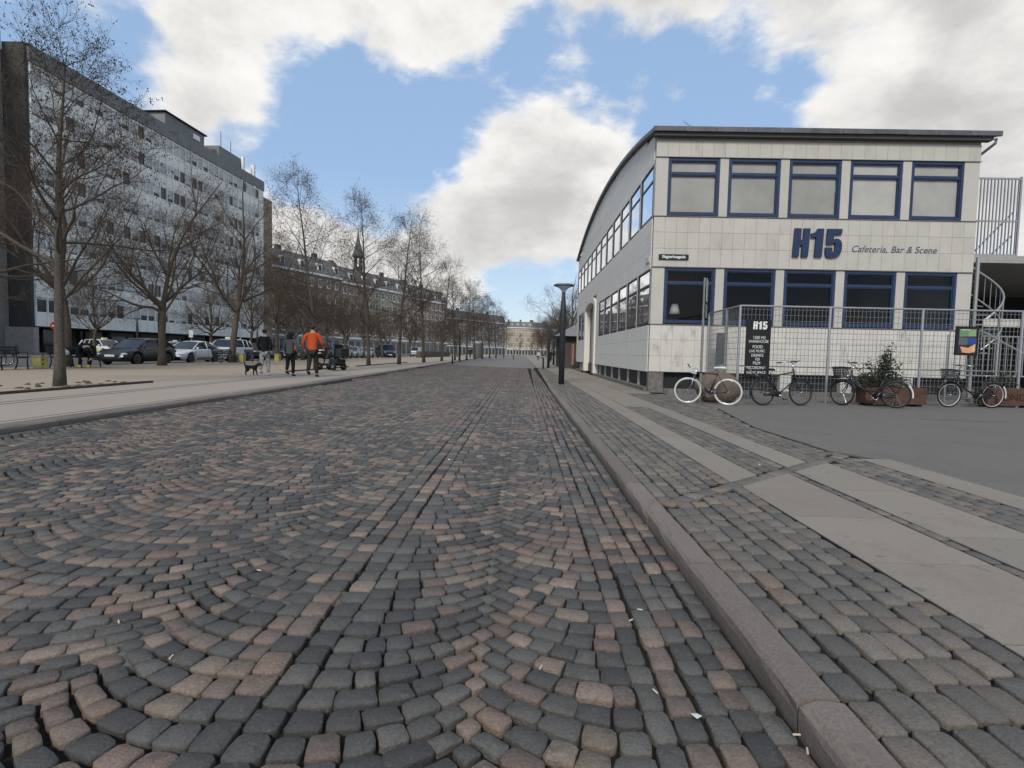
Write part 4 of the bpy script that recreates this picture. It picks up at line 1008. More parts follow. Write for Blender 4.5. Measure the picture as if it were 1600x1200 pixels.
for k in range(NF):
    z = Z0+k*FH
    for i in range(NB):
        u = i*bw
        F.box('spandrel', u+.04, u+bw-.04, z, z+1.42, -.30, -.04, M_spand)
        w = F.box('window', u+.04, u+bw-.04, z+1.46, z+FH-.30, -.30, -.12, M_wpane)
        F.box('head_panel', u+.04, u+bw-.04, z+FH-.28, z+FH-.02, -.30, -.06, M_spand)
        if rn.random() < .86:
            h = rn.choice((1.0,1.0,1.0,.9,.75,.6)) if k else rn.choice((1.0,.85,.7,.6,.5,.15)); zt = z+FH-.31; hh = (FH-1.79)*h
            F.box('blind', u+.07, u+bw-.07, zt-hh, zt, -.115, -.10, M_oblind, w)
for i in range(NB+1): F.box('mullion', i*bw-.035, i*bw+.035, Z0, Z0+NF*FH, -.30, .06, M_mull)
F.box('end_panel', NB*bw+.04, F.L, Z0, Z0+NF*FH, -.30, .0, M_spand)
F.box('parapet', -.15, F.L+.1, Z0+NF*FH, Z0+NF*FH+1.6, -.3, .12, M_para)
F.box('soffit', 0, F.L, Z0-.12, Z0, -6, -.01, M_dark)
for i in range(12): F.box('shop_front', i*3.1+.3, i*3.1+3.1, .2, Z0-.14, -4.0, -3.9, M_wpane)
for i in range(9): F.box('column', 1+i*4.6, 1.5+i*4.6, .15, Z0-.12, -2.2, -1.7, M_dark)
F.box('shop_fascia', 12, F.L-2, 2.15, 2.62, -3.88, -3.8, mat('fascia',(.30,.31,.30),.6))
F.box('end_wall', F.L+.005, F.L+3.0, .1, Z0+NF*FH-.9, -12, -.1, mat('end_brick',(.30,.235,.18),.9,.2,noise_s=2,noise_a=.2))
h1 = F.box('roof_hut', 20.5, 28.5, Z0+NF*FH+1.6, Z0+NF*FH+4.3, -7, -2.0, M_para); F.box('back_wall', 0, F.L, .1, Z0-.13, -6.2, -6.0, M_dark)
F.box('hut_roof', 20.2, 28.8, Z0+NF*FH+4.3, Z0+NF*FH+4.45, -7.2, -1.7, M_dark); F.box('hut_sign', 26.0, 27.4, Z0+NF*FH+3.0, Z0+NF*FH+3.7, -1.98, -1.88, M_mull)
F.box('roof_hut', 30.5, 37.0, Z0+NF*FH+1.6, Z0+NF*FH+3.7, -6, -1.0, M_para); F.box('roof_unit', 36.0, 36.5, Z0+NF*FH+1.6, Z0+NF*FH+4.0, -.9, -.5, M_mull); F.box('roof_unit', 38.0, 38.5, Z0+NF*FH-.4, Z0+NF*FH+3.4, -.4, .1, M_mull)
F.box('aerial', 31.5, 31.56, Z0+NF*FH+3.7, Z0+NF*FH+6.2, -1.4, -1.34, M_dark); F.box('aerial', 34.0, 34.06, Z0+NF*FH+3.7, Z0+NF*FH+5.6, -1.4, -1.34, M_dark)
# dark return wall facing the camera and the stone neighbour
b = MB(); b.box(-49.9,-47.75,51.6,51.95,2.7,Z0+NF*FH+1.6); b.build('return_wall', mat('return_dark',(.055,.052,.048),.8,noise_s=.6,noise_a=.35), of)
nb = thing('stone_house', (-50,30,0), 'tan stone clad house standing left of the dark office return wall', 'building')
F2 = Facade(nb, (-49.9,22), (-49.9,51.6))
F2.box('wall', 0, F2.L, 0, 30.5, -10, -.05, M_conc)
for k in range(15):
    for i in range(9): F2.box('stone_panel', i*3.28+.01, i*3.28+3.27, .1+k*2.03, .1+k*2.03+2.01, -.05, .0+((i*7+k*3)%3)*.004, M_conc)
lw = thing('low_wall', (-49,51,0), 'pale concrete wall below the dark office return', 'wall')
b = MB(); b.box(-49.85,-47.0,51.0,51.55,0,2.66); b.build('wall_block', mat('conc_pale',(.28,.26,.23),.9,noise_s=2,noise_a=.25), lw)
def house(name, p0, p1, H, floors, nb_, label, wallm, basem, roofm, depth=12, win=(1.0,1.7), roofh=3.6, dormers=True, band=True, base_h=3.9, trim=M_mull, bays=None, seed=1):
    root = thing(name, (p0[0],p0[1],0), label, 'building'); F = Facade(root, p0, p1); rn = random.Random(seed)
    F.box('wall', 0, F.L, base_h, H, -depth, 0, wallm); F.box('ground_storey', -.05, F.L+.05, 0, base_h-.002, -depth, .08, basem)
    if band: F.box('band', -.1, F.L+.1, base_h-.25, base_h+.15, .082, .25, trim)
    F.box('cornice', -.15, F.L+.15, H-.35, H+.05, .002, .45, trim)
    fh = (H-base_h-.4)/floors; bw = F.L/nb_
    for k in range(floors):
        for i in range(nb_):
            u = (i+.5)*bw; z = base_h+.25+k*fh+(fh-win[1])*.45
            w = F.box('window', u-win[0]/2, u+win[0]/2, z, z+win[1], .004, .07, trim)
            F.box('pane', u-win[0]/2+.12, u-.05, z+.12, z+win[1]-.12, .02, .085, M_wpane, w); F.box('pane', u+.05, u+win[0]/2-.12, z+.12, z+win[1]-.12, .02, .085, M_wpane, w)
            F.box('sill', u-win[0]/2-.1, u+win[0]/2+.1, z-.12, z-.003, .003, .16, trim, w)
    for i in range(nb_):
        u = (i+.5)*bw; F.box('shop_window', u-bw*.33, u+bw*.33, .5, base_h-.75, .085, .13, M_wpane)
    # mansard roof
    b = MB(); b.xf = Matrix.Translation(F.p0) @ F.M
    b.prism([(.4,H+.052),(-depth,H+.052),(-depth+1.6,H+roofh),(-1.5,H+roofh)], -.1, F.L+.1, 'YZ'); b.build('roof', roofm, root)
    if dormers:
        for i in range(nb_):
            if i%2 == 0: continue
            u = (i+.5)*bw
            dm = F.box('dormer', u-.6, u+.6, H+.5, H+2.3, -1.6, -.02, trim); F.box('pane', u-.4, u+.4, H+.75, H+2.0, -.03, .0, M_wpane, dm)
    for i in range(0, nb_, 4):
        F.box('chimney', i*bw+.5, i*bw+1.6, H+roofh-.6, H+roofh+1.4, -4.2, -3.4, mat('chimney_brick',(.14,.085,.06),.9))
    return root, F
M_brick = mat('brick_far', (.27,.195,.15), .9, .2, noise_s=1.2, noise_a=.18)
M_plas = mat('plaster_tan', (.42,.36,.285), .9, .2, noise_s=.8, noise_a=.1)
M_base = mat('plaster_white', (.34,.315,.275), .85, .2, noise_s=1, noise_a=.1)
M_slate = mat('slate_far', (.15,.14,.13), .7, .3, noise_s=1, noise_a=.3)
house('apartment_house', (-51.0,98.0), (-41.5,122), 17.2, 4, 10, 'red brick apartment house with white windows behind the alders, next to the office', M_brick, M_base, M_slate, seed=2)
h2, F = house('apartment_house', (-41.4,122.2), (-31.0,149), 16.6, 4, 12, 'cream apartment house carrying a pointed roof turret behind the trees', M_plas, M_base, M_slate, seed=3)
b = MB(); c = F.p0+F.d*9.0-F.n*2.5
for (dx, dy) in ((-.6,-.6),(.6,-.6),(.6,.6),(-.6,.6)): b.tube([(c.x+dx,c.y+dy,19.9),(c.x+dx,c.y+dy,23.6)],.22,6)
b.lathe([(1.3,23.6),(1.5,23.9),(1.15,25.0),(.55,27.0),(.2,29.2),(.03,31.0)],(c.x,c.y,0),8); b.lathe([(1.4,19.6),(1.4,20.1)],(c.x,c.y,0),8)
b.build('turret', mat('turret_copper',(.10,.105,.10),.7), h2)
house('apartment_house', (-30.9,149.2), (-24.0,168), 16.0, 4, 8, 'peach rendered apartment house ending the row behind the dark van', mat('plaster_peach',(.34,.25,.185),.9,.2,noise_s=.8,noise_a=.1), M_base, M_slate, seed=4)
house('apartment_house', (-44.0,205), (-8.5,262), 15.5, 4, 24, 'long grey apartment row far behind the end of the alder line', mat('plaster_grey',(.22,.195,.165),.9,.2,noise_s=.5,noise_a=.15), M_base, M_slate, seed=5, dormers=False)
house('apartment_house', (-9.5,330), (7.0,332), 17.0, 4, 9, 'yellow corner house with mansard roof closing the end of the street', mat('plaster_yellow',(.40,.325,.215),.9,.2,noise_s=.4,noise_a=.1), M_base, M_slate, seed=6)
house('apartment_house', (7.05,332.1), (24.0,352), 17.0, 4, 8, 'receding side of the yellow corner house at the street end', MATS['plaster_yellow'], M_base, M_slate, seed=7, dormers=False)
# ------------------------------------------------------------------ trees
SZ_ = PZ-.09
M_bark = mat('bark_grey', (.085,.072,.058), .95, .15, noise_s=16, noise_a=.5, bump=1, bump_s=26, stain=(5,.5,.7,.5,.4,(.12,.115,.10)))
M_bark2 = mat('bark_brown', (.100,.080,.060), .95, .15, noise_s=11, noise_a=.5, bump=1, bump_s=20, stain=(4,.5,.7,.5,.6,(.15,.12,.09)))
M_twig = mat('twig_dark', (.082,.063,.048), .95, .15)
M_cone = mat('alder_cones', (.055,.040,.030), .95, .1)
def grow_tree(kind, H, seed, trunk_r, clear, dense=1.0, cones=1.0, cl=1.0):
    """returns trunk mesh builder, twig mesh builder, cone mesh builder"""
    rn = random.Random(seed); T = MB(); Tw = MB(); Cn = MB()
    def wander(p, d, L_, n, wob, up):
        pts = [p.copy()]; d = d.normalized()
        for i in range(n):
            d = (d+Vector((rn.gauss(0,wob),rn.gauss(0,wob),rn.gauss(0,wob)))+Vector((0,0,up))).normalized(); p = p+d*(L_/n); pts.append(p.copy())
        return pts
    def along(pts, t):
        f = t*(len(pts)-1); i = min(int(f), len(pts)-2); return pts[i].lerp(pts[i+1], f-i), (pts[i+1]-pts[i]).normalized()
    def side(d, ang, az):
        u = d.orthogonal().normalized(); w = d.cross(u); return (d*cos(ang)+(u*cos(az)+w*sin(az))*sin(ang)).normalized()
    def cone(p):
        for _ in range(rn.choice((1,2,2,3))):
            q = p+Vector((rn.gauss(0,.022),rn.gauss(0,.022),rn.gauss(0,.022))); s_ = rn.uniform(.010,.018)
            Cn.add([q+Vector((s_,0,0)),q+Vector((-s_*.6,s_*.8,0)),q+Vector((-s_*.6,-s_*.8,0)),q+Vector((0,0,s_*1.5)),q+Vector((0,0,-s_*1.3))],[(0,1,3),(1,2,3),(2,0,3),(1,0,4),(2,1,4),(0,2,4)])
    def twig(p, d, L_, r_, lv):
        pts = wander(p, d, L_, 4 if lv < 2 else 3, .20, .03)
        Tw.tube(pts, [r_*(1-.75*i/(len(pts)-1)) for i in range(len(pts))], 3, False)
        if lv < 2:
            for k in range(int((3 if lv == 0 else 2)*dense+rn.random())):
                t = rn.uniform(.25,1); q, dd = along(pts, t); twig(q, side(dd, rn.uniform(.5,1.0), rn.uniform(0,6.28)), L_*rn.uniform(.4,.7), max(.0028,r_*.55), lv+1)
        if rn.random() < .42*cones: cone(pts[-1])
        if lv > 0 and rn.random() < .22*cones: cone(pts[-2])
    def branch(p, d, L_, r_, lv, up):
        n = 7 if lv == 1 else 5
        pts = wander(p, d, L_, n, .13 if lv == 1 else .16, up)
        rad = [r_*(1-.80*i/n) for i in range(n+1)]
        (T if lv == 1 else Tw).tube(pts, rad, 6 if lv == 1 else 4, False)
        if lv < 2:
            for k in range(int(rn.uniform(5,8)*max(.7,min(1.4,L_/2.2)))):
                t = rn.uniform(.22,.98); q, dd = along(pts, t); branch(q, side(dd, rn.uniform(.55,1.0), rn.uniform(0,6.28)), L_*rn.uniform(.28,.5)*(1.15-.5*t), max(.006,r_*(1-.8*t)*.6), 2, .05)
        else:
            for k in range(int(rn.uniform(4,6)*dense)):
                t = rn.uniform(.2,1); q, dd = along(pts, t); twig(q, side(dd, rn.uniform(.45,1.0), rn.uniform(0,6.28)), rn.uniform(.42,.95), max(.004,r_*.4), 0)
        for k in range(int(3*dense)):
            q, dd = along(pts, rn.uniform(.5,1)); twig(q, side(dd, rn.uniform(.3,.9), rn.uniform(0,6.28)), rn.uniform(.4,.8), .005, 0)
    if kind == 'alder':
        n = 14; pts = [Vector((0,0,-.05))]; p = Vector((0,0,0)); d = Vector((0,0,1))
        for i in range(n):
            d = (d+Vector((rn.gauss(0,.03),rn.gauss(0,.03),.12))).normalized(); p = p+d*(H/n); pts.append(p.copy())
        rad = [trunk_r*1.25]+[trunk_r*(1-.93*((i+1)/n)**1.15) for i in range(n)]
        T.tube(pts, rad, 12)
        nb_ = int(24*dense); az = 0
        for k in range(nb_):
            t = clear+(1-clear)*(k/nb_)**.95*.97; q, dd = along(pts, t); az += 2.4+rn.uniform(-.5,.5)
            f = (t-clear)/(1-clear); L_ = H*(.30*(1-f)**.8+.07)*rn.uniform(.75,1.15)
            branch(q, side(dd, rn.uniform(1.05,1.45)-.55*f, az), L_, max(.012, trunk_r*.50*(1-f)*rn.uniform(.7,1)), 1, .05)
    else:
        th = H*clear; pts = wander(Vector((0,0,-.05)), Vector((rn.uniform(-.08,.08),rn.uniform(-.08,.08),1)), th, 6, .035, .06)
        T.tube(pts, [trunk_r*1.35]+[trunk_r*(1-.25*i/6) for i in range(1,7)], 12, True)
        top, dd = along(pts, .999)
        for k in range(9):
            az = k*2.4+rn.uniform(-.4,.4); ang = .12 if k == 0 else rn.uniform(.45,1.15); q, _ = along(pts, rn.uniform(.80,1) if k else .999)
            L1_ = (H-th)*(.95 if k == 0 else rn.uniform(.6,.85)); dv = side(Vector((0,0,1)), ang, az)
            lp = wander(q, dv, L1_, 8, .12, .07); r1 = trunk_r*(.62 if k == 0 else rn.uniform(.30,.48))
            T.tube(lp, [r1*(1-.82*i/8) for i in range(9)], 8, False)
            for j in range(int(8*dense)):
                t = rn.uniform(.15,.98); c_, dd2 = along(lp, t); branch(c_, side(dd2, rn.uniform(.5,1.05), rn.uniform(0,6.28)), L1_*rn.uniform(.28,.5)*(1.2-.5*t), max(.012,r1*(1-.8*t)*.6), 1, .05)
    return T, Tw, Cn
def tree(name, gt, label, group, barkm, loc, rz, s):
    root = thing(name, loc, label, 'tree', group); T, Tw, Cn = gt
    T.build('trunk', barkm, root, True, world=False, recalc=False)
    cr = Tw.build('crown', M_twig, root, False, world=False, recalc=False)
    Cn.build('cones', M_cone, cr, False, world=False, recalc=False)
    root.rotation_euler = (0,0,rz); root.scale = (s,s,s); return root
AG = 'alders in the row along the promenade kerb'
a0 = tree('alder_tree', grow_tree('alder', 8.1, 21, .118, .37, .95, .55), 'bare alder with small dark cones, growing in the timber edged pit by the benches', None, M_bark, (-10.8,12.35,PZ), .6, .95)
a1 = tree('alder_tree', grow_tree('alder', 10.0, 33, .12, .25, .95, .55), 'bare alder with spreading lower boughs behind the man in orange', None, M_bark, (-9.8,25.4,PZ), 0, .87)
a2 = tree('alder_tree', grow_tree('alder', 10.0, 47, .12, .25, .95, .7), 'slim bare alder rising in front of the pointed roof turret', AG, M_bark, (-9.95,34.7,PZ), 1.2, 1.03)
km = None
for i, (px, Y, s_) in enumerate(((622,39.5,1.08),(661,48.5,1.13),(689,57.5,1.04),(710,64,.93),(728,72,1.02),(741,80,1.0),(753,90,.97),(764,99,1.1),(774,110,1.1),(786,124,1.0))):
    src = a2 if i%2 else a1
    c = copy_tree(src, ((px-815)/840*Y, Y, PZ), rnd.uniform(0,6.28), s_, {0:'slim bare alder standing before the front of the navy van',1:'slim bare alder next after the navy van in the promenade row',9:'last bare alder of the promenade row, next to the plaza'}.get(i,'slim bare alder among the far trunks of the promenade row')); c['group'] = AG
SG = 'spreading plane trees behind the benches'
s0 = tree('plane_tree', grow_tree('plane', 10.5, 61, .175, .30, .80, .4), 'stout bare plane tree with mottled trunk between the black and the white car', None, M_bark2, (-17.95,26.5,PZ), 0, 1.0)
s1 = tree('plane_tree', grow_tree('plane', 11.0, 77, .185, .33, .76, .35), 'leaning bare plane tree rising behind the bench with the yellow bin', None, M_bark2, (-19.0,34.9,PZ), .4, 1.12)
for (sr, x, y, s_, rz, lab) in ((s1,-19.7,22.95,1.0,2.0,'thick bare plane tree rising directly behind the hunched person'),(s0,-19.6,16.6,1.02,4.0,'bare plane tree whose boughs reach in over the dark return wall')):
    copy_tree(sr, (x,y,PZ), rz, s_, lab)
for i, (px, Y, s_) in enumerate(((430,41.5,.92),(470,47,.8),(508,53,.82),(539,59,.8),(568,66,.8),(596,74,.8),(640,92,.8),(676,112,.8))):
    c = copy_tree((s0,s1)[i%2], ((px-815)/840*Y, Y, PZ), rnd.uniform(0,6.28), s_, 'bare plane tree in the row beside the parked cars'); c['group'] = 'plane trees beside the parked cars'
for i, (x, y, s_) in enumerate(((-27.5,47,.8),(-28,55,.85),(-27,63,.85),(-28,72,.9),(-27,82,.9),(-27,93,.9),(-26,104,.9),(-24,118,.95),(-15,100,.8),(-14,116,.8))):
    c = copy_tree((s0,s1)[i%2], (x,y,SZ_), rnd.uniform(0,6.28), s_, 'bare street tree between the parked cars and the apartment houses'); c['group'] = 'street trees before the apartment houses'
copy_tree(s1, (-29.0,36.0,PZ-.09), 5.0, .62, 'small bare street tree in front of the office block beside the white taxi')
for i, (px, Y, s_) in enumerate(((884,66,.9),(893,74,1.15),(872,95,1.0),(860,120,1.1),(846,150,1.0),(878,140,1.3),(868,180,1.3),(852,210,1.2))):
    c = copy_tree((s0,s1)[i%2], ((px-815)/840*Y, Y, 0), rnd.uniform(0,6.28), s_, 'bare tree standing beyond the low pavilion'); c['group'] = 'bare trees beyond the pavilion'
for i, (px, Y, s_) in enumerate(((838,190,.9),(828,230,.9),(810,260,1.0))):
    c = copy_tree(a2, ((px-815)/840*Y, Y, 0), rnd.uniform(0,6.28), s_, 'small bare tree far off before the yellow corner house'); c['group'] = 'small trees before the yellow house'
# weathered timber edging of the tree pits
M_edge = mat('edging_timber', (.075,.058,.045), .9, .2, noise_s=8, noise_a=.4)
for (y0, y1, lab) in ((5,14.2,'low weathered edging board along the pit of the alder by the benches'),(22.5,30.5,'low edging strip beside the alder behind the walkers'),(32,46,'low edging strip beside the slim alders')):
    b = MB(); b.rbox(-9.92,-9.86,y0,y1,PZ-.05,PZ+.055,.008); tag(b.build('pit_edging', M_edge), lab, 'edging')
for i in range(26):      # clods of earth along the near pit
    x = -10.8+rnd.uniform(-1.1,.75); y = 12.35+rnd.uniform(-1.6,2.2)
    if i == 0: cl = MB()
    cl.ell((x,y,PZ), (rnd.uniform(.03,.08),rnd.uniform(.04,.10),rnd.uniform(.02,.045)), 7, 5, .25, i)
tag(cl.build('bare_earth', mat('earth_brown',(.10,.078,.058),.95,noise_s=20,noise_a=.4), None, True), 'loose dark earth around the foot of the near alder', 'earth', kind='stuff')
# ------------------------------------------------------------------ parked cars
M_cglass = mat('car_glass', (.012,.013,.015), .05, .6)
M_trim = mat('car_trim', (.015,.015,.015), .7, .3)
M_lampw = mat('car_headlamp', (.55,.56,.58), .15, .6)
M_lampr = mat('car_taillamp', (.30,.015,.012), .25, .5)
M_plate = mat('number_plate', (.6,.6,.58), .6)
def paint(name, c): return mat(name, c, .22, .6, noise_s=1, noise_a=.03)
P_black = paint('car_black', (.014,.015,.017)); P_white = paint('car_white', (.62,.63,.63)); P_silver = paint('car_silver', (.33,.34,.35)); P_navy = paint('car_navy', (.016,.022,.045)); P_dark = paint('car_dark_grey', (.035,.036,.04)); P_blue = paint('car_grey_blue', (.15,.18,.24))
CARP = {  # L, W, H, belt, hood, bonnet end, windscreen top, roof rear, rear base, boot height, ground clearance
 'hatch': dict(L=4.25,W=1.78,H=1.47,belt=.93,hood=.80,xb=1.05,xt=.25,xr=-1.45,xe=-2.02,boot=.95),
 'sedan': dict(L=4.60,W=1.80,H=1.43,belt=.91,hood=.78,xb=1.05,xt=.20,xr=-1.05,xe=-1.80,boot=.96),
 'wagon': dict(L=4.65,W=1.82,H=1.50,belt=.95,hood=.84,xb=1.15,xt=.42,xr=-1.95,xe=-2.25,boot=1.0),
 'suv': dict(L=4.50,W=1.86,H=1.68,belt=1.08,hood=.98,xb=1.15,xt=.45,xr=-1.80,xe=-2.15,boot=1.12),
 'van': dict(L=4.90,W=1.90,H=1.96,belt=1.18,hood=1.08,xb=1.55,xt=.95,xr=-2.32,xe=-2.42,boot=1.18)}
def car(kind, pnt, label, loc, heading, group=None, taxi=False, stripe=None):
    q = CARP[kind]; L_, W_, H_ = q['L'], q['W'], q['H']; hw = W_/2; root = thing('parked_car', loc, label, 'car', group); root.rotation_euler = (0,0,heading)
    R = .33; xw = (L_*.30, -L_*.285); N_ = 60; rings = []
    def topz(x):       # shoulder line along the car
        xs = [(-L_/2,q['boot']-.12),(-L_/2+.12,q['boot']-.01),(q['xe'],q['boot']),(q['xr'],q['belt']+.03),(q['xb']-.2,q['belt']),(q['xb'],q['hood']+.09),(q['xb']+.5,q['hood']+.02),(L_/2-.35,q['hood']-.06),(L_/2-.08,q['hood']-.20),(L_/2,q['hood']-.32)]
        xs.sort()
        for i in range(len(xs)-1):
            if xs[i][0] <= x <= xs[i+1][0]:
                t = (x-xs[i][0])/max(1e-6,xs[i+1][0]-xs[i][0]); return xs[i][1]+(xs[i+1][1]-xs[i][1])*t
        return xs[-1][1]
    def hwid(x):
        e = abs(x)/(L_/2); return hw*(1-.16*max(0,(e-.72)/.28)**2.2)
    b = MB(); vv = []; ff = []
    for i in range(N_+1):
        x = -L_/2+L_*i/N_; zt = topz(x); w = hwid(x); zb = .22
        for xc in xw:
            if abs(x-xc) < .40: zb = max(zb, R+sqrt(.40**2-(x-xc)**2)-.02)
        e = abs(x)/(L_/2)
        if e > .93: zb = max(zb, .22+(e-.93)*2.2)
        zm = zb+(zt-zb)*.45
        ring = [(w*.90,zb),(w*.985,zb+(zm-zb)*.4),(w,zm),(w*.985,zt-.10),(w*.93,zt-.02),(w*.60,zt+.012)]
        ring = [(y_,max(z_,zb)) for (y_,z_) in ring]
        full = [(x,y_,z_) for (y_,z_) in ring]+[(x,-y_,z_) for (y_,z_) in reversed(ring)]
        vv += full
    m = 12
    for i in range(N_):
        for k in range(m-1): ff.append((i*m+k, i*m+k+1, (i+1)*m+k+1, (i+1)*m+k))
    ff.append(tuple(range(m))); ff.append(tuple(N_*m+k for k in range(m)))
    b.add(vv, ff); body = b.build('body', pnt, root, True, world=False)
    b = MB(); b.box(-L_/2+.15,L_/2-.15,-hw*.84,hw*.84,.18,.52); b.build('underbody', M_trim, root, world=False)
    # greenhouse
    zb_, zr_ = q['belt']-.01, H_; wb, wr = hw*.925, hw*.70
    st = [(q['xb'], zb_-.04 if kind != 'van' else q['hood']+.06, wb*.93),(q['xt'], zr_-.07, wr*.98),(q['xt']-.35, zr_-.015, wr),((q['xt']+q['xr'])/2, zr_, wr),(q['xr']+.25, zr_-.025, wr*.98),(q['xr'], zr_-.07, wr*.95),(q['xe'], q['boot']-.01, wb*.90)]
    b = MB(); vv = []; ff = []
    rf = st[1:6]
    for (x, z, w) in rf: vv += [(x,w,z-.05),(x,w*.86,z),(x,0,z+.02),(x,-w*.86,z),(x,-w,z-.05)]
    for i in range(len(rf)-1):
        for k in range(4): ff.append((i*5+k, i*5+k+1, (i+1)*5+k+1, (i+1)*5+k))
    b.add(vv, ff)
    def pil(x0, z0, w0, x1, z1, w1, r_=.04):
        for s_ in (-1,1): b.tube([(x0,s_*w0,z0),(x1,s_*w1,z1)], r_, 5)
    pil(q['xb'],zb_,wb*.95,q['xt'],zr_-.10,wr*.99); pil(q['xe']+.05,q['boot'],wb*.93,q['xr'],zr_-.10,wr*.97,.06)
    for xp in ((q['xt']+q['xr'])/2-.05,)+(((q['xr']+.45),) if kind in ('wagon','suv','van') else ()): pil(xp,zb_,wb,xp-.03,zr_-.06,wr,.035)
    b.build('roof', pnt, root, True, world=False)
    b = MB(); b.quad((q['xb'],wb*.90,zb_-.01),(q['xb'],-wb*.90,zb_-.01),(q['xt'],-wr*.93,zr_-.08),(q['xt'],wr*.93,zr_-.08)); b.build('windscreen', M_cglass, root, world=False)
    b = MB(); b.quad((q['xe'],wb*.88,q['boot']),(q['xe'],-wb*.88,q['boot']),(q['xr'],-wr*.9,zr_-.08),(q['xr'],wr*.9,zr_-.08)); b.build('rear_window', M_cglass, root, world=False)
    for s_ in (-1,1):
        b = MB(); b.add([(q['xb']-.03,s_*wb*.955,zb_),(q['xe']+.06,s_*wb*.94,zb_+.02),(q['xr']-.02,s_*wr*.955,zr_-.09),(q['xr']+.25,s_*wr*.985,zr_-.065),(q['xt']-.35,s_*wr*1.0,zr_-.055),(q['xt']-.02,s_*wr*.98,zr_-.11)],[(0,1,2,3,4,5)]); b.build('side_window', M_cglass, root, world=False)
        b = MB(); b.ell((q['xb']-.18,s_*(hw+.06),zb_+.06),(.07,.10,.07),8,6); b.build('mirror', pnt, root, True, world=False)
        b = MB(); b.ell((L_/2-.16,s_*hw*.74,q['hood']-.22),(.17,.17,.075),10,6); b.build('headlight', M_lampw, root, True, world=False)
        b = MB(); b.ell((-L_/2+.10,s_*hw*.80,q['boot']-.18),(.08,.14,.10),10,6); b.build('taillight', M_lampr, root, True, world=False)
        for xc in xw:
            b = MB(); b.lathe([(R-.10,-.10),(R-.02,-.10),(R,-.07),(R,.05),(R-.03,.10),(R-.10,.10)],(xc,s_*(hw-.12),R),22,'Y'); w = b.build('wheel', M_rubber, root, True, world=False)
            b = MB(); b.torus((xc,s_*(hw-.03),R),R-.115,.014,20,5)
            for k in range(6): t = k*pi/3; b.tube([(xc,s_*(hw-.04),R),(xc+(R-.12)*cos(t),s_*(hw-.035),R+(R-.12)*sin(t))],.022,4)
            b.build('rim', mat('alloy',(.42,.42,.43),.35,.5,metal=.7), w, True, world=False)
        b = MB(); b.box(q['xr']+.3,q['xb']-.3,s_*(hw+.001)-.006,s_*(hw+.001)+.006,.30,.36); b.build('sill_trim', M_trim, root, world=False)
        for xd in (q['xb']-.12,(q['xt']+q['xr'])/2-.05,q['xr']+.18):
            b = MB(); b.box(xd-.006,xd+.006,s_*hw*.985-.012,s_*hw*.985+.016,.40,zb_-.12); b.build('door_gap', M_trim, root, world=False)
        if stripe:
            b = MB(); b.box(q['xr']+.45,q['xb']-.35,s_*(hw+.004)-.004,s_*(hw+.004)+.004,.42,.66); b.build('door_stripe', stripe, root, world=False)
    b = MB(); b.box(L_/2-.06,L_/2+.005,-.5,.5,q['hood']-.42,q['hood']-.28); b.box(L_/2-.08,L_/2-.004,-.62,.62,.30,.40); b.build('grille', M_trim, root, world=False)
    b = MB(); b.box(L_/2-.02,L_/2+.015,-.26,.26,.44,.55); b.box(-L_/2-.015,-L_/2+.03,-.26,.26,.62,.73); b.build('number_plate', M_plate, root, world=False)
    if taxi: b = MB(); b.rbox(-.12,.12,-.18,.18,H_+.02,H_+.15,.02); b.build('taxi_sign', mat('taxi_lamp',(.70,.66,.45),.5), root, world=False)
    return root
SZ = PZ-.09; dn = -pi/2
car('hatch', P_black, 'black hatchback parked between the grey lamp and the open street', (-21.6,29.9,SZ), dn)
car('sedan', P_white, 'white saloon car parked behind the stout plane tree', (-21.7,34.9,SZ), dn)
car('suv', P_white, 'white estate taxi with roof sign parked behind the bench', (-22.1,40.1,SZ), dn, taxi=True)
car('hatch', P_dark, 'dark hatchback showing its red tail lamps beside the white taxi', (-21.9,45.3,SZ), pi/2)
car('sedan', P_dark, 'dark grey car parked behind the walker with the dog', (-21.6,50.4,SZ), dn)
car('suv', P_black, 'black off-road car parked behind the mobility scooter', (-20.6,56.3,SZ), pi/2)
car('suv', P_silver, 'silver off-road car parked before the cream house', (-20.9,61.5,SZ), dn)
car('hatch', P_silver, 'silver hatchback parked behind the silver off-road car', (-20.9,66.3,SZ), dn)
car('hatch', P_white, 'small white hatchback parked in front of the dark van', (-21.0,71.2,SZ), dn)
car('van', P_navy, 'navy blue van with side windows parked across from the peach house', (-19.6,77.0,SZ), dn+.5)
car('van', P_white, 'white delivery van standing far down by the peach house', (-23,116,SZ), dn)
car('wagon', P_white, 'white estate taxi with a yellow green door stripe before the office', (-36.6,46.5,SZ), radians(-22), taxi=True, stripe=mat('taxi_green',(.42,.48,.08),.5))
car('wagon', P_white, 'white estate taxi waiting under the office overhang beside another', (-36.2,55.5,SZ), radians(-40), taxi=True)
car('wagon', P_white, 'white estate taxi at the end of the office rank', (-35.6,63.0,SZ), radians(-40), taxi=True)
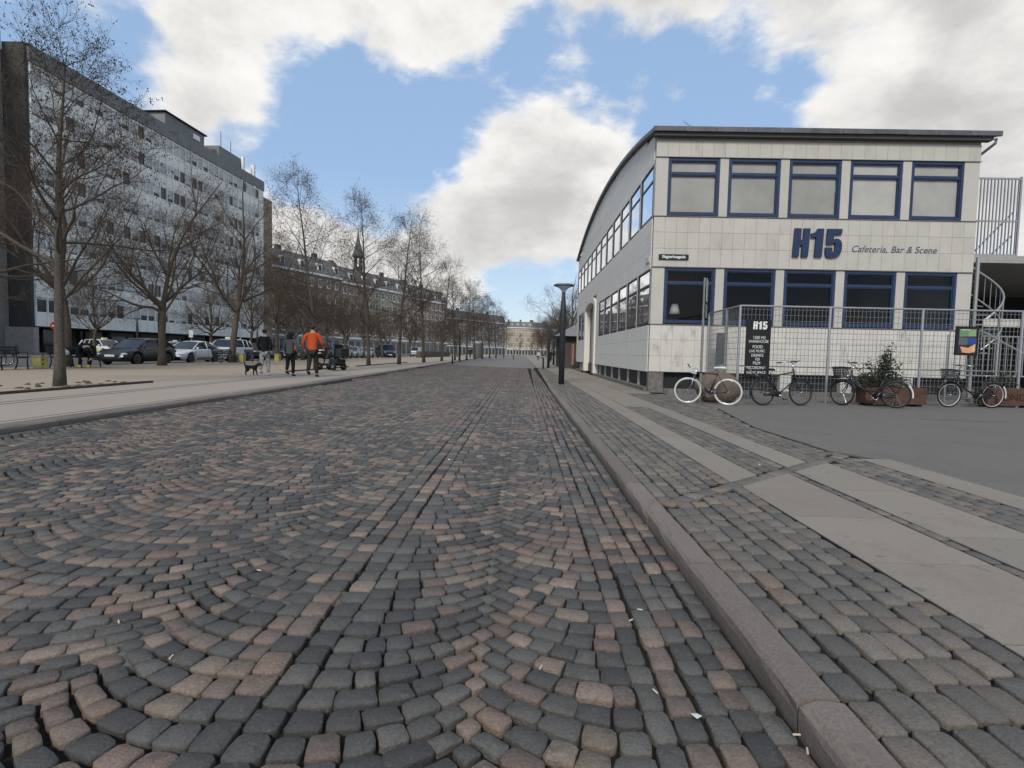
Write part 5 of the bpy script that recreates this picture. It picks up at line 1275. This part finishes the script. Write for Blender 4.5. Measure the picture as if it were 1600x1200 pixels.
# ------------------------------------------------------------------ benches, bins, small furniture
M_slat = mat('bench_green', (.030,.038,.030), .6, .4, noise_s=6, noise_a=.25)
M_iron = mat('bench_iron', (.016,.016,.017), .6, .4)
def bench(y0, label, x=-18.65, L_=2.25):       # seat faces the street (+x)
    root = thing('bench', (x,y0+L_/2,PZ), label, 'bench'); 
    for y in (y0+.12, y0+L_/2, y0+L_-.12):
        b = MB(); b.tube([(x+.27,y,PZ-.01),(x+.23,y,PZ+.25),(x+.26,y,PZ+.43),(x+.0,y,PZ+.42),(x-.16,y,PZ+.44),(x-.24,y,PZ+.85)],.024,6); b.tube([(x-.22,y,PZ-.01),(x-.14,y,PZ+.22),(x-.14,y,PZ+.43)],.024,6); b.tube([(x+.26,y,PZ+.43),(x+.27,y,PZ+.62),(x-.18,y,PZ+.63)],.018,6); b.build('leg', M_iron, root, True)
    for i in range(4): b = MB(); xx = x-.12+i*.105; b.rbox(xx,xx+.085,y0,y0+L_,PZ+.445,PZ+.475,.006); b.build('seat_slat', M_slat, root)
    for (dx, z) in ((-.185,.58),(-.205,.69),(-.225,.80)): b = MB(); b.rbox(x+dx-.015,x+dx+.015,y0,y0+L_,PZ+z-.04,PZ+z+.045,.006); b.build('back_slat', M_slat, root)
bench(17.55, 'dark slatted bench next to the square yellow bin'); bench(21.0, 'dark slatted bench carrying the hunched person in black'); bench(32.3, 'dark slatted bench in front of the white saloon car'); bench(36.2, 'dark slatted bench in front of the white estate taxi')
M_yel = mat('bin_yellow', (.42,.37,.12), .6, .35, noise_s=5, noise_a=.2)
def bin_(y, label, x=-18.6, w=.31, h=.62):
    root = thing('litter_bin', (x,y,PZ), label, 'bin')
    b = MB(); b.rbox(x-w,x+w,y-w,y+w,PZ,PZ+h,.02); b.build('body', M_yel, root)
    b = MB(); b.rbox(x-w-.015,x+w+.015,y-w-.015,y+w+.015,PZ+h+.002,PZ+h+.07,.015); b.build('rim', mat('bin_rim',(.33,.30,.12),.6), root)
    b = MB()
    for k in range(3): b.box(x+w+.001,x+w+.012,y-w*.6,y-w*.25,PZ+.15+k*.16,PZ+.22+k*.16)
    b.build('slot', M_trim, root)
bin_(20.42,'square yellow bin between the two dark benches',w=.17,h=.42); bin_(35.4,'yellow bin beside the leaning plane tree',w=.17,h=.5); bin_(40.6,'yellow bin behind the walker with the dog',w=.17,h=.5)
ne = thing('no_entry_sign', (-34.3,39.0,SZ), 'round red no entry sign with white bar on a grey post', 'sign')
b = MB(); b.tube([(-34.3,39,SZ),(-34.3,39,SZ+2.6)],.035,8); b.build('post', M_galv, ne)
cy = Vector((34.3,-39,0)).normalized(); rz = atan2(cy.y, cy.x)
b = MB(); b.xf = Matrix.Translation((-34.3,39,SZ+2.35)) @ Matrix.Rotation(rz,4,'Z'); b.lathe([(.31,.04),(.31,.055)],(0,0,0),24,'X'); b.build('disc', mat('sign_red',(.42,.02,.018),.5), ne)
b = MB(); b.xf = Matrix.Translation((-34.3,39,SZ+2.35)) @ Matrix.Rotation(rz,4,'Z'); b.box(.056,.062,-.22,.22,-.055,.055); b.build('bar', M_white, ne)
ps = thing('parking_sign', (-40,62,0), 'small pale parking plate on a post under the office overhang', 'sign')
b = MB(); b.tube([(-38.5,62,SZ),(-38.5,62,3.0)],.04,8); b.build('post', M_galv, ps)
b = MB(); b.rbox(-38.75,-38.25,61.9,61.94,2.2,3.0,.01); b.build('plate', M_mull, ps)
pk_ = thing('flag_pole', (-44,83,0), 'tall white flag pole at the right end of the office block', 'pole')
b = MB(); b.lathe([(.16,.0),(.12,6),(.09,12.5)],(-43.6,82.5,.1),10); b.build('shaft', M_mull, pk_, True); b = MB(); b.ell((-43.6,82.5,12.65),(.15,.15,.12)); b.build('finial', M_mull, pk_, True)
for k, (x, y, dx, dy, lab) in enumerate(((-23.6,22.2,.9,.6,'black bicycle parked behind the yellow bin and benches'),(-24.2,23.3,.9,.5,'second black bicycle leaning beside the first behind the bin'))):
    bicycle('bicycle', (x,y), (x+dx,y+dy), lab, guard=True, z=SZ, kind='gent', steer=.3)
# bicycles racked far off by the end of the row
for k in range(9):
    x, y = -21.5+k*.75, 132+k*.6
    bicycle('bicycle', (x,y), (x+.4,y+1.0), 'dark bicycle in the far rack behind the alder trunks', z=PZ-.09, kind='gent', guard=False, chain_guard=False)['group'] = 'bicycles in the far rack'
for o in COL.objects:
    if o.get('group') == 'bicycles in the far rack': pass
# low planting box wall far along the promenade
lw2 = thing('low_wall', (-16,76,PZ), 'low brown planting wall behind the alder trunks', 'wall')
b = MB(); b.rbox(-16.6,-15.9,84,118,PZ,PZ+1.0,.02); b.build('wall_block', mat('wall_brown',(.10,.078,.062),.9,noise_s=2,noise_a=.3), lw2)
# advertising column far down
ac = thing('kiosk_column', (-5.7,98,PZ), 'grey cylindrical kiosk among the far alder trunks', 'kiosk')
b = MB(); b.lathe([(1.0,0),(1.0,2.6),(1.15,2.65),(1.15,2.85),(.6,3.1)],(-8.3,101,PZ),18); b.build('column', mat('kiosk_grey',(.30,.30,.30),.6), ac, True)
# ------------------------------------------------------------------ people and the dog
M_skin = mat('skin', (.42,.26,.19), .6, .35)
def skin_mesh(nodes, edges, mname, m_, sub=2):
    """nodes: {name: ((x,y,z), rx, ry)}; one smooth surface grown round the joints"""
    ks = list(nodes); idx = {k: i for i, k in enumerate(ks)}
    me = bpy.data.meshes.new(mname); me.from_pydata([nodes[k][0] for k in ks], [(idx[a], idx[b]) for a, b in edges], [])
    o = bpy.data.objects.new(mname, me); COL.objects.link(o)
    md = o.modifiers.new('s', 'SKIN'); md.use_smooth_shade = True; md.branch_smoothing = .3
    for i, k in enumerate(ks):
        sv = me.skin_vertices[0].data[i]; sv.radius = (nodes[k][1], nodes[k][2]); sv.use_root = (i == 0)
    s = o.modifiers.new('u', 'SUBSURF'); s.levels = sub; s.render_levels = sub
    out = bpy.data.meshes.new_from_object(o.evaluated_get(bpy.context.evaluated_depsgraph_get()))
    bpy.data.objects.remove(o); out.name = mname; out.materials.clear(); out.materials.append(m_)
    out.polygons.foreach_set('use_smooth', [True]*len(out.polygons)); return out
def add_hand(b, wrist, elbow, curl=.5):
    w = Vector(wrist); d = (w-Vector(elbow)).normalized(); sdv = d.cross(Vector((0,1,0))); sdv = sdv.normalized() if sdv.length > .1 else Vector((1,0,0)); n = d.cross(sdv)
    b.tube([w-d*.02, w+d*.03, w+d*.085], [.022,.034,.030], 8)
    for i, ln in enumerate((.060,.070,.066,.052)):
        p = w+d*.082+n*(.024-.016*i); e1 = p+d*ln*.55; e2 = e1+(d*.7+sdv*curl).normalized()*ln*.5; b.tube([p,e1,e2],[.0085,.008,.006],5)
    p = w+d*.03+n*.03; b.tube([p, p+(d*.7+n*.7).normalized()*.035, p+d*.055+n*.032],[.0095,.009,.007],5)
def person(loc, heading, H, label, coat, legs, shoe, hair, hood=None, stride=.0, arms=((.02,.0),(-.02,.0)), coat_len=.0, bulk=1.0, hair_long=False, feet=None, extra=None, knit=None):
    """faces +y locally, rotated by heading; stride: half step length"""
    root = thing('person', loc, label, 'person'); root.rotation_euler = (0,0,heading); k = H/1.80
    V = lambda x, y, z: (x*k, y*k, z*k)
    hipz = .93-abs(stride)*.10
    J = {'pelvis': (V(0,0,hipz),.13*k,.105*k),'waist': (V(0,.0,1.10),.125*k,.095*k),'chest': (V(0,.01,1.34),.155*k*bulk,.11*k),'neckb': (V(0,.01,1.49),.07*k,.065*k),'neck': (V(0,.02,1.56),.055*k,.058*k),'head': (V(0,.035,1.66),.075*k,.092*k),'crown': (V(0,.03,1.745),.062*k,.075*k)}
    E_ = [('pelvis','waist'),('waist','chest'),('chest','neckb'),('neckb','neck'),('neck','head'),('head','crown')]
    for s_, nm in ((1,'r'),(-1,'l')):
        st = stride*s_; ax, ay = arms[0 if s_ > 0 else 1]
        J['sh'+nm] = (V(.185*s_*bulk,.0,1.44),.058*k,.058*k); J['el'+nm] = (V((.235+abs(ax))*s_*bulk,-.03+ay*.5-st*.25,1.17),.043*k,.043*k); J['wr'+nm] = (V((.225+ax)*s_*bulk,.07+ay-st*.55,.95+max(0,ay)*.6),.03*k,.03*k)
        J['hip'+nm] = (V(.09*s_,0,hipz-.06),.088*k,.092*k); J['kn'+nm] = (V(.10*s_,.03+st*.55,.50),.060*k,.064*k)
        lift = .13 if st < -.05 else .0
        J['an'+nm] = (V(.105*s_,-.02+st*1.0,.10+lift),.040*k,.045*k)
        E_ += [('neckb','sh'+nm),('sh'+nm,'el'+nm),('el'+nm,'wr'+nm),('pelvis','hip'+nm),('hip'+nm,'kn'+nm),('kn'+nm,'an'+nm)]
    body = skin_mesh(J, E_, 'body', M_skin, 1)
    b = MB(); b.v = [tuple(v.co) for v in body.vertices]; b.f = [tuple(p.vertices) for p in body.polygons]
    for nm in 'rl': add_hand(b, J['wr'+nm][0], J['el'+nm][0])
    for s_ in (-1,1): b.ell((.078*s_*k,.03*k,1.655*k),(.012*k,.022*k,.032*k),8,6)           # ears
    b.tube([V(0,.118,1.675),V(0,.145,1.64),V(0,.12,1.632)],[.010*k,.015*k,.012*k],6)         # nose
    for s_ in (-1,1): b.ell(V(.033*s_,.112,1.672),(.013*k,.010*k,.009*k),8,6)
    b.ell(V(0,.116,1.605),(.026*k,.010*k,.009*k),8,6)
    b.build('body', M_skin, root, True, world=False, recalc=False)
    g_ = 1.22
    Jc = {a: (J[a][0], J[a][1]*f, J[a][2]*f) for a, f in (('chest',1.20),('neckb',1.35),('waist',1.28))}
    hem = (V(0,0,hipz-.02-coat_len), .165*k*bulk, .135*k); Jc['hem'] = hem; Jc['mid'] = (V(0,0,(1.10+hipz-.02-coat_len)/2),.158*k*bulk,.128*k)
    Ec = [('chest','waist'),('waist','mid'),('mid','hem'),('chest','neckb')]
    for nm in 'rl':
        for a, f in (('sh',1.30),('el',1.42),('wr',1.50)): Jc[a+nm] = (J[a+nm][0], J[a+nm][1]*f, J[a+nm][2]*f)
        Ec += [('neckb','sh'+nm),('sh'+nm,'el'+nm),('el'+nm,'wr'+nm)]
    link('jacket', skin_mesh(Jc, Ec, 'jacket', coat), root)
    Jt = {'pelvis': (J['pelvis'][0], .15*k, .125*k)}; Et = []
    for nm in 'rl':
        for a, f in (('hip',1.12),('kn',1.28),('an',1.45)): Jt[a+nm] = (J[a+nm][0], J[a+nm][1]*f, J[a+nm][2]*f)
        Et += [('pelvis','hip'+nm),('hip'+nm,'kn'+nm),('kn'+nm,'an'+nm)]
    link('trousers', skin_mesh(Jt, Et, 'trousers', legs), root)
    for s_, nm in ((1,'r'),(-1,'l')):
        a = Vector(J['an'+nm][0]); b = MB(); tip = -.10*k if stride*s_ < -.05 else 0.0; zb = max(.0, a.z-.10*k)
        b.tube([a+Vector((0,-.05*k,-.045*k)), a+Vector((0,.03*k,-.055*k)), a+Vector((0,.12*k,-.07*k+tip*.5)), a+Vector((0,.17*k,-.08*k+tip*.6))],[.042*k,.050*k,.045*k,.026*k],8); b.build('shoe', shoe, root, True, world=False)
    b = MB()
    if hood is not None:
        b.ell(V(0,.0,1.665),(.115*k,.125*k,.135*k),14,10); b.ell(V(0,-.03,1.55),(.13*k,.11*k,.08*k),12,8); b.build('hood', hood, root, True, world=False)
    else:
        b.ell(V(0,.005,1.70),(.088*k,.105*k,.085*k),14,10)
        if hair_long: b.ell(V(0,-.05,1.60),(.085*k,.06*k,.13*k),12,8)
        b.build('hair', hair, root, True, world=False)
    return root, k
C_orange = mat('cloth_orange', (.50,.075,.022), .8, .2, noise_s=9, noise_a=.12, bump=1, bump_s=16); C_black = mat('cloth_black', (.013,.013,.014), .85, .2, noise_s=12, noise_a=.2, bump=1, bump_s=16)
C_grey = mat('cloth_grey', (.085,.085,.085), .9, .2, noise_s=30, noise_a=.25, bump=1, bump_s=16); C_char = mat('cloth_charcoal', (.028,.028,.027), .9, .2, noise_s=12, noise_a=.2, bump=1, bump_s=16)
C_camo = mat('cloth_camouflage', (.30,.30,.28), .9, .2, noise_s=14, noise_a=.75, detail=1, bump=1, bump_s=16); C_denim = mat('cloth_denim', (.06,.085,.11), .9)
S_dark = mat('shoe_dark', (.03,.028,.026), .7); S_white = mat('shoe_white', (.55,.53,.50), .7); H_brown = mat('hair_brown', (.035,.024,.016), .7); H_black = mat('hair_black', (.010,.009,.009), .6)
person((-7.43,18.95,PZ), .08, 1.86, 'person in a bright orange jacket and dark trousers walking beside the grey coat', C_orange, C_char, S_dark, H_brown, stride=.13, arms=((.05,.18),(.06,.0)), coat_len=.02, bulk=1.12)
person((-8.28,19.05,PZ), -.1, 1.58, 'person in a grey padded coat with dark hood up walking between two others', C_grey, C_black, S_dark, H_black, hood=C_black, stride=.06, coat_len=.16, bulk=1.05, arms=((.10,.02),(.02,.04)))
person((-9.22,19.1,PZ), .1, 1.68, 'person in a black jacket and pale camouflage trousers walking a small dog', C_black, C_camo, S_white, H_black, stride=.12, coat_len=.18)
person((-19.9,46.6,SZ), -.6, 1.74, 'person in an orange top with black hair standing behind the dark parked car', mat('cloth_peach',(.55,.22,.12),.8), C_char, S_dark, H_black, hair_long=True)
person((-9.3,96,PZ), .2, 1.75, 'distant person in dark clothes standing among the far alders', C_black, C_char, S_dark, H_black)
person((4.1,78,0), .2, 1.78, 'distant person in dark clothes walking past the pavilion', C_black, C_char, S_dark, H_black, stride=.15)
person((2.75,92,0), 3.0, 1.7, 'distant person in a pale top walking beyond the pavilion', M_white, C_denim, S_dark, H_brown, stride=.12)
# the person bent forward on the bench: black coat, yellow boots
hp = thing('person', (-18.55,22.45,PZ), 'person in black bent double on the bench, wearing yellow shoes', 'person'); hp.rotation_euler = (0,0,-pi/2-.75); hp.scale = (1.22,1.1,1.08)   # turned towards the street
bg_ = MB(); bg_.ell((-18.62,21.55,PZ+.60),(.16,.2,.14),10,8,.08,3); bg_.tube([(-18.62,21.45,PZ+.70),(-18.62,21.5,PZ+.80),(-18.62,21.62,PZ+.80),(-18.62,21.66,PZ+.70)],.012,5); tag(bg_.build('carrier_bag', M_white, None, True), 'pale carrier bag on the bench beside the hunched person', 'bag')
J = {'pelvis': ((0,-.02,.58),.15,.13),'waist': ((0,.10,.74),.15,.13),'chest': ((0,.36,.84),.175,.14),'neckb': ((0,.52,.80),.08,.08),'neck': ((0,.58,.76),.06,.06),'head': ((0,.66,.70),.078,.09),'crown': ((0,.72,.63),.065,.075)}
E_ = [('pelvis','waist'),('waist','chest'),('chest','neckb'),('neckb','neck'),('neck','head'),('head','crown')]
for s_, nm in ((1,'r'),(-1,'l')):
    J['sh'+nm] = ((.19*s_,.46,.82),.06,.06); J['el'+nm] = ((.25*s_,.52,.54),.045,.045); J['wr'+nm] = ((.12*s_,.62,.36),.032,.032)
    J['hip'+nm] = ((.10*s_,.02,.55),.09,.09); J['kn'+nm] = ((.13*s_,.46,.52),.066,.066); J['an'+nm] = ((.12*s_+.06,.50,.11),.042,.045)
    E_ += [('neckb','sh'+nm),('sh'+nm,'el'+nm),('el'+nm,'wr'+nm),('pelvis','hip'+nm),('hip'+nm,'kn'+nm),('kn'+nm,'an'+nm)]
body = skin_mesh(J, E_, 'body', M_skin, 1); b = MB(); b.v = [tuple(v.co) for v in body.vertices]; b.f = [tuple(p.vertices) for p in body.polygons]
for nm in 'rl': add_hand(b, J['wr'+nm][0], J['el'+nm][0])
b.build('body', M_skin, hp, True, world=False, recalc=False)
Jc = {a: (v[0], v[1]*1.28, v[2]*1.28) for a, v in J.items() if a[:2] not in ('hi','kn','an','he','cr') and a != 'neck'}
link('coat', skin_mesh(Jc, [e for e in E_ if e[0] in Jc and e[1] in Jc], 'coat', C_black), hp)
Jt = {a: (v[0], v[1]*1.25, v[2]*1.25) for a, v in J.items() if a[:2] in ('hi','kn','an') or a == 'pelvis'}
link('trousers', skin_mesh(Jt, [e for e in E_ if e[0] in Jt and e[1] in Jt], 'trousers', C_black), hp)
b = MB(); b.ell((0,.70,.68),(.11,.12,.12),12,8); b.build('hood', C_black, hp, True, world=False)
M_boot = mat('shoe_yellow', (.62,.40,.04), .6)
for s_ in (1,-1): a = Vector(J['an'+('r' if s_ > 0 else 'l')][0]); b = MB(); b.tube([a+Vector((0,-.06,-.05)),a+Vector((.01,.04,-.05)),a+Vector((.03,.15,-.065)),a+Vector((.04,.20,-.075))],[.045,.055,.05,.03],8); b.build('shoe', M_boot, hp, True, world=False)
# small dark dog: stands facing right, tail up
dg = thing('dog', (-9.62,18.9,PZ), 'small black dog with raised tail on the promenade beside its walker', 'dog')
J = {'hips': ((-.13,0,.27),.055,.06),'belly': ((0,0,.265),.055,.06),'chest': ((.13,0,.26),.062,.075),'neck': ((.20,0,.32),.042,.045),'head': ((.26,0,.37),.045,.045),'muzzle': ((.33,0,.345),.022,.022),'nose': ((.36,0,.342),.014,.014),'tail1': ((-.19,0,.34),.02,.02),'tail2': ((-.20,0,.43),.013,.013)}
E_ = [('hips','belly'),('belly','chest'),('chest','neck'),('neck','head'),('head','muzzle'),('muzzle','nose'),('hips','tail1'),('tail1','tail2')]
for s_, nm in ((1,'r'),(-1,'l')):
    y = .05*s_; f = .03*s_
    J['fe'+nm] = ((.13+f*.4,y,.16),.025,.025); J['fw'+nm] = ((.135+f,y,.08),.018,.018); J['fp'+nm] = ((.15+f,y,.018),.02,.016)
    J['hk'+nm] = ((-.09+f*.5,y,.18),.035,.032); J['hh'+nm] = ((-.17-f,y,.10),.017,.017); J['hp'+nm] = ((-.145-f,y,.018),.02,.016)
    E_ += [('chest','fe'+nm),('fe'+nm,'fw'+nm),('fw'+nm,'fp'+nm),('hips','hk'+nm),('hk'+nm,'hh'+nm),('hh'+nm,'hp'+nm)]
me = skin_mesh(J, E_, 'body', C_black, 2); b = MB(); b.v = [tuple(v.co) for v in me.vertices]; b.f = [tuple(p.vertices) for p in me.polygons]
for s_ in (-1,1): b.add([(.235,.03*s_,.40),(.26,.045*s_,.40),(.235,.045*s_,.455),(.245,.02*s_,.405)],[(0,1,2),(1,3,2),(3,0,2)])
b.build('body', C_black, dg, True, world=False, recalc=False); dg.scale = (1.15,)*3
ls = MB(); ls.tube([(-9.42,18.92,PZ+.40),(-9.40,18.98,PZ+.62),(-9.38,19.05,PZ+.86)],.006,4); tag(ls.build('dog_lead', C_black), 'thin dark lead running from the small dog up to its walker', 'lead')
# black four wheeled mobility scooter with a box on its back
ms = thing('mobility_scooter', (-9.1,25.6,PZ), 'black mobility scooter with rear box parked behind the person in orange', 'scooter'); ms.rotation_euler = (0,0,radians(150)); ms.scale = (1.05,)*3
for (x, y) in ((.5,.27),(.5,-.27),(-.42,.29),(-.42,-.29)):
    b = MB(); b.lathe([(.07,-.05),(.16,-.05),(.17,-.03),(.17,.03),(.16,.05),(.07,.05)],(x,y,.17),16,'Y'); w = b.build('wheel', M_rubber, ms, True, world=False); b = MB(); b.lathe([(.07,-.055),(.03,-.06),(.03,.06),(.07,.055)],(x,y,.17),10,'Y'); b.build('rim', M_chrome, w, True, world=False)
b = MB(); b.rbox(-.55,.62,-.25,.25,.20,.30,.03); b.rbox(-.6,-.1,-.28,.28,.30,.52,.05); b.build('chassis', P_black, ms, world=False)
b = MB(); b.rbox(-.42,.02,-.24,.24,.62,.72,.04); b.tube([(-.2,0,.5),(-.2,0,.64)],.04,8); b.rbox(-.46,-.36,-.23,.23,.72,1.18,.04); b.build('seat', C_black, ms, world=False)
b = MB(); b.tube([(.55,0,.3),(.36,0,.95)],.03,8); b.tube([(.34,-.3,.98),(.36,0,1.0),(.34,.3,.98)],.018,6); b.rbox(.3,.46,-.14,.14,.92,1.04,.03); b.build('tiller', P_black, ms, world=False)
b = MB(); b.rbox(-.86,-.48,-.24,.24,.60,1.0,.03); b.build('rear_box', P_black, ms, world=False)
b = MB(); b.ell((.47,0,.98),(.05,.06,.04),10,8); b.build('headlight', M_lampw, ms, True, world=False)
print('OBJECTS', len(bpy.data.objects), 'TRIS', sum(len(m.loops)-2*len(m.polygons) for m in bpy.data.meshes))
